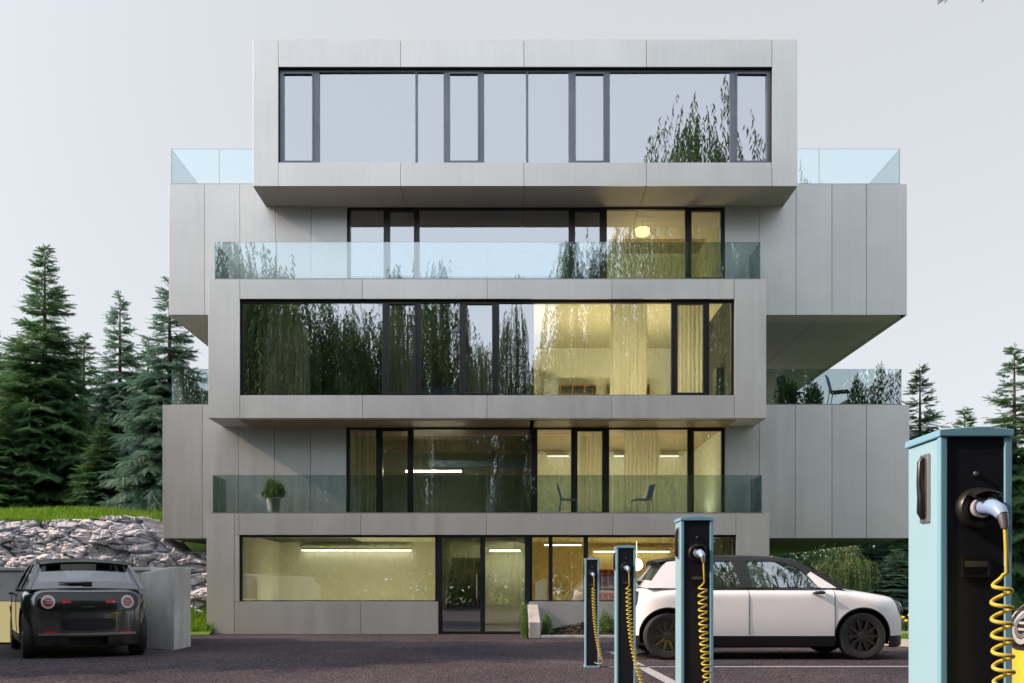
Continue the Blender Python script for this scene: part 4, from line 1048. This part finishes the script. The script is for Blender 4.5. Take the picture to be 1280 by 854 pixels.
for k, (x, y, s_) in enumerate(((-11.2, 11.6, .95), (-12.4, 13.2, 1.2), (-15.0, 11.4, 1.5), (-17.5, 13.6, 1.6))):
    tree('spruce_tree', SPA if k % 2 else SPC, (x, y, -.05), k * 1.3, (s_ * 1.35, s_ * 1.35, s_), 'spruce left of the photo, not in view, shading the forecourt', 'tree', 'spruces shading the forecourt from the left')
# willows: one stands behind the white car; the others stand behind the camera and show in the glass
def willow_meshes(height, rad, seed, strands, leaf=.16, low=.25, step=.14):
    rg = np.random.default_rng(seed); tb = MB(); O, D, S_, SCL = [], [], [], []
    top = height
    limbs = []
    tb.tube([(0, 0, -.3), (.1, .05, height * .25), (.0, .1, height * .45)], [height*.03, height*.024, height*.018], 10)
    for k in range(16):
        a = 2 * math.pi * k / 16 + rg.normal(0, .25); rr = rad * rg.uniform(.25, .95); hz = top * (1 - .38 * (rr / rad) ** 1.5) * rg.uniform(.86, 1.0)
        p = []
        for i in range(9):
            s_ = i / 8; p.append((math.cos(a) * rr * s_ ** 1.2, math.sin(a) * rr * s_ ** 1.2, height * .35 + (hz - height * .35) * (1 - (1 - s_) ** 1.9)))
        limbs.append(p); tb.tube(p, [height * .010 * (1 - i / 9) + .012 for i in range(9)], 6, caps=False)
    ncl = max(8, strands // 14); ca_ = rg.uniform(0, 6.28, ncl); cr_ = rad * np.sqrt(rg.random(ncl)); ch_ = rg.uniform(.86, 1.06, ncl)
    for n in range(strands):
        c_ = rg.integers(ncl); px0 = cr_[c_] * math.cos(ca_[c_]) + rg.normal(0, .11 * rad); py0 = cr_[c_] * math.sin(ca_[c_]) + rg.normal(0, .11 * rad); rr = math.hypot(px0, py0) / rad
        zt_ = top * ch_[c_] * (1 - .30 * min(1.3, rr) ** 2.2) + rg.normal(0, .02) * top
        L = zt_ - height * low * rg.uniform(.3, 2.2)
        if rg.random() < .3: L *= rg.uniform(.3, .8)
        if L < .5: continue
        out = np.array((px0, py0, 0)) / (rad * max(.2, rr)) * rad * .10; m_ = int(L / step); sway = rg.normal(0, .035, 2); b = np.array((px0, py0, zt_))
        for j in range(m_):
            s_ = j / m_; q = b + out * min(1, s_ * 4) ** .6 + np.array((sway[0] * L * s_, sway[1] * L * s_, .04 * height * min(1, s_ * 6) * (1 - s_) - L * s_))
            for c in range(2):
                a2 = rg.uniform(0, 6.28); O.append(q); D.append(np.array((math.cos(a2) * .55, math.sin(a2) * .55, -1 + rg.normal(0, .25)))); S_.append(rg.normal(0, 1, 3)); SCL.append(leaf * rg.uniform(.7, 1.3))
    lv = np.array([(0, 0, 0), (.4, .11, 0), (1, 0, 0), (.4, -.11, 0)]); lf = np.array([(0, 1, 2, 3)])
    O = np.array(O); D = norm(np.array(D)); S_ = norm(np.cross(D, np.array(S_))); U = np.cross(D, S_)
    V, Fc = place(lv, lf, O, D, S_, U, np.array(SCL))
    tm = bpy.data.meshes.new('trunk'); tm.from_pydata(tb.v, [], tb.f); tm.materials.append(M['bark'])
    return np_mesh('crown', V, Fc, M['willow']), tm
WLA = willow_meshes(15, 4.0, 5, 720, .25, .10, .19); WLB = willow_meshes(15, 2.6, 6, 420, .25, .10, .19)
GW = 'willows reflected in the windows'
YT = -7.0; VD = 2 * F - YT
def putw(ms, px, ytop, label, wide=1.0, rz=0, dy=0):
    vd = VD + dy; x = (px - CX) / FL * vd; zt_ = H + (HY - ytop) / FL * vd; s = zt_ / 15
    tree('willow_tree', ms, (x, 2 * F - vd, 0), rz, (s * wide, s * wide, s), label, 'tree', GW)
putw(WLA, 350, 335, 'broad willow whose hanging crown fills the left second floor panes', 1.0)
putw(WLA, 430, 378, 'wide low willow mirrored in the left balcony glass', .8, 4, 5)
putw(WLB, 503, 358, 'willow mirrored in the left sash of the second floor', .85, 2.6, 2)
putw(WLB, 549, 352, 'narrow willow mirrored in the pane left of the middle sash', .68, 2)
putw(WLB, 645, 362, 'slim willow mirrored in the glass right of the middle sash', .42, 1, 3)
putw(WLA, 872, 128, 'tallest willow mirrored in the right end of the top floor window', .66, 2)
putw(WLB, 728, 300, 'medium willow mirrored beside the tallest one behind the balustrade', .75, 3, 2)
putw(WLA, 285, 285, 'willow mirrored at the far left end of the balustrades', .75, 5, 3)
putw(WLB, 600, 445, 'low willow mirrored in the middle sash', .9, 5, 6)
putw(WLA, 760, 352, 'low wide willow mirrored over the bright curtained room', 1.0, 1, 8)
putw(WLA, 1010, 225, 'willow mirrored in the balustrade at the right end of the building', .8, 3, 3)
rg = np.random.default_rng(77); n = 95000
px_ = rg.uniform(-60, 60, n); py_ = rg.uniform(-19, -13, n); top_ = 6.2 + 1.6 * np.sin(px_ * .7) + 1.1 * np.sin(px_ * 1.9 + 2) + .6 * np.sin(px_ * 4.3); O = np.stack([px_, py_, top_ * rg.random(n) ** .8], 1)
D = norm(rg.normal(0, 1, (n, 3)) + np.array((0, 0, -.5))); S_ = norm(np.cross(D, rg.normal(0, 1, (n, 3)))); U = np.cross(D, S_)
V, Fc = place(np.array([(0, 0, 0), (.45, .22, .03), (1, 0, 0), (.45, -.22, .03)]), np.array([(0, 1, 2, 3)]), O, D, S_, U, rg.uniform(.3, .6, n)); stuff(link('far_thicket', np_mesh('far_thicket', V, Fc, M['willow'])))
n = 26000; px_ = rg.uniform(2, 34, n); py_ = rg.uniform(36, 40, n); top_ = 3.6 + .8 * np.sin(px_ * .9) + .5 * np.sin(px_ * 2.3 + 1); O = np.stack([px_, py_, top_ * rg.random(n) ** .8], 1)
D = norm(rg.normal(0, 1, (n, 3)) + np.array((0, 0, -.5))); S_ = norm(np.cross(D, rg.normal(0, 1, (n, 3)))); U = np.cross(D, S_)
V, Fc = place(np.array([(0, 0, 0), (.45, .22, .03), (1, 0, 0), (.45, -.22, .03)]), np.array([(0, 1, 2, 3)]), O, D, S_, U, rg.uniform(.2, .4, n)); stuff(link('far_thicket', np_mesh('far_thicket', V, Fc, M['willow'])))
WLC = willow_meshes(6.5, 2.2, 9, 330, .17, .04, .12)
tree('weeping_willow', WLC, (X(1050, 20.1), 20.1, .05), 0, (.36, .36, .285), 'light green weeping willow behind the bonnet of the white car', 'tree')

# shrubs
def shrub_meshes(rx, rz_, n, seed, leaf=.10):
    rg = np.random.default_rng(seed); u = norm(rg.normal(0, 1, (n, 3))) * (rg.random((n, 1)) ** .33); u[:, 2] = np.abs(u[:, 2]) * 1.0
    lob = 1 + .25 * np.sin(5 * u[:, :1] + 3) * np.cos(4 * u[:, 1:2] + seed)
    O = u * np.array((rx, rx, rz_)) * lob; D = norm(u + rg.normal(0, .6, (n, 3)) + np.array((0, 0, .2))); S_ = norm(np.cross(D, rg.normal(0, 1, (n, 3)))); U = np.cross(D, S_)
    lv = np.array([(0, 0, 0), (.45, .22, .03), (1, 0, 0), (.45, -.22, .03)]); V, Fc = place(lv, np.array([(0, 1, 2, 3)]), O, D, S_, U, leaf * rg.uniform(.6, 1.3, n))
    tb = MB()
    for k in range(9):
        e = O[rg.integers(n)]; tb.tube([(0, 0, -.05), tuple(e * .5 + np.array((0, 0, .03))), tuple(e)], [.012, .008, .003], 5, caps=False)
    tm = bpy.data.meshes.new('stem'); tm.from_pydata(tb.v, [], tb.f); tm.materials.append(M['bark'])
    return np_mesh('foliage', V, Fc, M['shrub']), tm
SH = [shrub_meshes(.45, .75, 1500, k, .11) for k in range(2)]
def shrub(ms, loc, s, label, rz=0, name='leafy_shrub', group=None, pot=None):
    o = thing(name, label, 'shrub', loc, rz, group); o.scale = s
    a = link('foliage', ms[0], o, local=True); b_ = link('stem', ms[1], o, local=True)
    if pot:
        a.location = b_.location = (0, 0, pot[1] * .9)
        m = MB(); m.lathe([(.0, .0), (pot[0] * .75, .0), (pot[0], pot[1]), (pot[0] * .9, pot[1]), (pot[0] * .88, pot[1] * .85), (0, pot[1] * .85)], 20); m.build('pot', M['pot'], o, smooth=40, local=True)
    return o
yq = W + .32
for px, sx, sz, lab in ((985, .55, .80, 'low green shrub at the foot of the half hidden terrace chair'), (1018, .5, .76, 'low green shrub between the two terrace chairs'), (1103, .50, 1.12, 'tallest bushy shrub at the right corner of the right terrace'), (1076, .42, .88, 'small shrub between the terrace chair and the bushy corner shrub')):
    shrub(SH[0], (X(px, yq), yq + random.uniform(-.2, .2), LZ), (sx, sx, sz), lab, random.uniform(0, 6), group='shrubs on the right terrace')
tb = shrub_meshes(.30, .30, 1400, 7, .07)
o = thing('potted_ball_plant', 'round clipped plant in a white pot behind the left first floor balustrade', 'plant', (X(342, F + .4), F + .4, fz(642)))
a = link('foliage', tb[0], o, local=True); a.location = (0, 0, .38); a.scale = (.75, .75, 1.1)
m = MB(); m.lathe([(0, 0), (.11, 0), (.15, .34), (.13, .34), (.12, .3), (0, .3)], 20); m.build('pot', M['pot'], o, smooth=40, local=True)
shrub(SH[1], (X(683, 18.9), 18.7, .06), (.22, .22, .5), 'broad leaved young plant beside the sloping planter wall', 0, 'young_plant')
shrub(SH[0], (X(756, 18.7), 18.6, .1), (.3, .3, .5), 'small green plant in the mulch bed behind the far posts', 1, 'young_plant')
shrub(SH[1], (X(656, 18.3), 18.1, .0), (.16, .16, .8), 'thin yellowish plant at the outer side of the sloping planter wall', 2, 'young_plant')
# flowers on the lawn
for k, (px, py, Y) in enumerate(((1129, 772, 17), (1137, 769, 17.2), (1133, 776, 16.8), (1126, 770, 17.5))):
    q = MB(); x, z = X(px, Y), Z(py, Y); q.tube([(x + .05, Y, .08), (x + .02, Y, (z + .08) / 2), (x, Y, z)], .006, 5)
    fl = q.build('flower', M['shrub']); 
    tag(fl, 'yellow flower on a thin stalk on the lawn behind the white car nose', 'flower', 'yellow lawn flowers')
    q = MB(); q.ball((x, Y, z), .035, .035, .025, 10); q.build('bloom', M['flower'], fl) if False else q.build('bloom', M['flower'], fl, local=True)
    ch = [c for c in COL.objects if c.parent == fl][0]; ch.location = (-fl.location.x, -fl.location.y, -fl.location.z)

# pine standing outside the right edge whose lowest bough reaches into the top of the frame
yp = 15.5; xt = X(1290, yp) + 5.0; ztw = Z(-3, yp)
o = thing('pine_tree', 'pine beyond the right photo edge whose bough tips hang at the top of the photo', 'tree', (xt, yp, 0))
tb = MB(); tb.tube([(xt, yp, -.1), (xt + .1, yp, 6), (xt, yp, 14)], [.22, .17, .08], 10)
O, D, U, SCL = [], [], [], []; rg = np.random.default_rng(3)
for (xe, ze) in ((X(1188, yp), ztw + .06), (X(1238, yp), ztw + .10), (X(1166, yp), ztw + .16)):
    P0 = np.array((xt, yp, ze + 1.0)); P1 = np.array((xe, yp, ze)); pts = [P0 + (P1 - P0) * s_ + np.array((0, 0, .25 * math.sin(s_ * 3.1))) for s_ in np.linspace(0, 1, 10)]
    tb.tube(pts, [.04 * (1 - i / 10) + .008 for i in range(10)], 6)
    for i in range(2, 10):
        for c in range(5): O.append(pts[i]); D.append((P1 - P0) / np.linalg.norm(P1 - P0) + rg.normal(0, .5, 3)); U.append(np.array((0, 0, 1.)) + rg.normal(0, .4, 3)); SCL.append(rg.uniform(.14, .24))
for k in range(260):
    a = rg.uniform(0, 6.28); h = rg.uniform(12.3, 15.5); r_ = rg.uniform(.2, 1.0) * (16.2 - h) * .33; O.append(np.array((xt + math.cos(a) * r_, yp + math.sin(a) * r_, h))); D.append(np.array((math.cos(a), math.sin(a), .2))); U.append(np.array((0, 0, 1.)) + rg.normal(0, .3, 3)); SCL.append(rg.uniform(.5, .8))
O = np.array(O); D = norm(np.array(D)); U = np.array(U); S_ = norm(np.cross(U, D)); U = np.cross(D, S_)
V, Fc = place(FV, FFc, O, D, S_, U, np.array(SCL)); link('crown', np_mesh('crown', V, Fc, M['spruce']), o); tb.build('trunk', M['bark'], o, smooth=60)

# ================================================================ CAMERA, LIGHT
cam = bpy.data.cameras.new('camera'); co = bpy.data.objects.new('camera', cam); COL.objects.link(co); SC.camera = co
co.location = (0, 0, H); co.rotation_euler = (R(90), 0, 0); cam.sensor_width = 36; cam.lens = FL / 1280 * 36; cam.clip_end = 2000; cam.clip_start = .05
cam.shift_x = (640 - CX) / 1280; cam.shift_y = (HY - 427) / 1280
w = bpy.data.worlds.new('World'); SC.world = w; w.use_nodes = True; nt = w.node_tree; nt.nodes.clear()
SUN_EL, SUN_AZ = 32.0, -98.0      # azimuth measured from +Y towards +X: the sun stands to the left, a little behind the camera
out = nt.nodes.new('ShaderNodeOutputWorld'); bg = nt.nodes.new('ShaderNodeBackground'); sk = nt.nodes.new('ShaderNodeTexSky')
sk.sky_type = 'NISHITA'; sk.sun_disc = False; sk.sun_elevation = R(SUN_EL); sk.sun_rotation = R(SUN_AZ); sk.air_density = 1.0; sk.dust_density = 2.0; sk.ozone_density = 1.0
hs = nt.nodes.new('ShaderNodeHueSaturation'); hs.inputs['Saturation'].default_value = .38
tc = nt.nodes.new('ShaderNodeTexCoord'); dp = nt.nodes.new('ShaderNodeVectorMath'); dp.operation = 'DOT_PRODUCT'; dp.inputs[1].default_value = Vector((-.50, -.80, .30)).normalized()
mr = nt.nodes.new('ShaderNodeMapRange'); mr.inputs['From Min'].default_value = -.5; mr.inputs['From Max'].default_value = .9; mr.interpolation_type = 'SMOOTHSTEP'
cl = nt.nodes.new('ShaderNodeMix'); cl.data_type = 'RGBA'; cl.inputs[6].default_value = (4.65, 4.78, 4.95, 1); cl.inputs[7].default_value = (10.5, 11.0, 11.9, 1)     # thin high cloud, brighter on the sun's side
tint = nt.nodes.new('ShaderNodeMix'); tint.data_type = 'RGBA'; tint.inputs[0].default_value = .65
nt.links.new(tc.outputs['Generated'], dp.inputs[0]); nt.links.new(dp.outputs['Value'], mr.inputs['Value']); nt.links.new(mr.outputs[0], cl.inputs[0]); nt.links.new(cl.outputs[2], tint.inputs[7])
nt.links.new(sk.outputs[0], hs.inputs['Color']); nt.links.new(hs.outputs[0], tint.inputs[6]); nt.links.new(tint.outputs[2], bg.inputs['Color']); nt.links.new(bg.outputs[0], out.inputs[0])
bg.inputs['Strength'].default_value = .14
sl = bpy.data.lights.new('sun', 'SUN'); so = bpy.data.objects.new('sun', sl); COL.objects.link(so); sl.energy = 4.6; sl.angle = R(.6); sl.color = (1.0, .70, .54)
a, e = R(SUN_AZ), R(SUN_EL); dv = Vector((math.sin(a) * math.cos(e), math.cos(a) * math.cos(e), math.sin(e))); so.rotation_euler = dv.to_track_quat('Z', 'Y').to_euler(); so.location = (-20, 0, 20)
vs = SC.view_settings; vs.view_transform = 'Standard'; vs.look = 'None'; vs.exposure = .38; vs.gamma = 1; vs.use_curve_mapping = False
cy = SC.cycles; cy.max_bounces = 8; cy.transparent_max_bounces = 24; cy.glossy_bounces = 4; cy.diffuse_bounces = 4; cy.caustics_reflective = False; cy.caustics_refractive = False; cy.sample_clamp_indirect = 6
cy.use_denoising = True
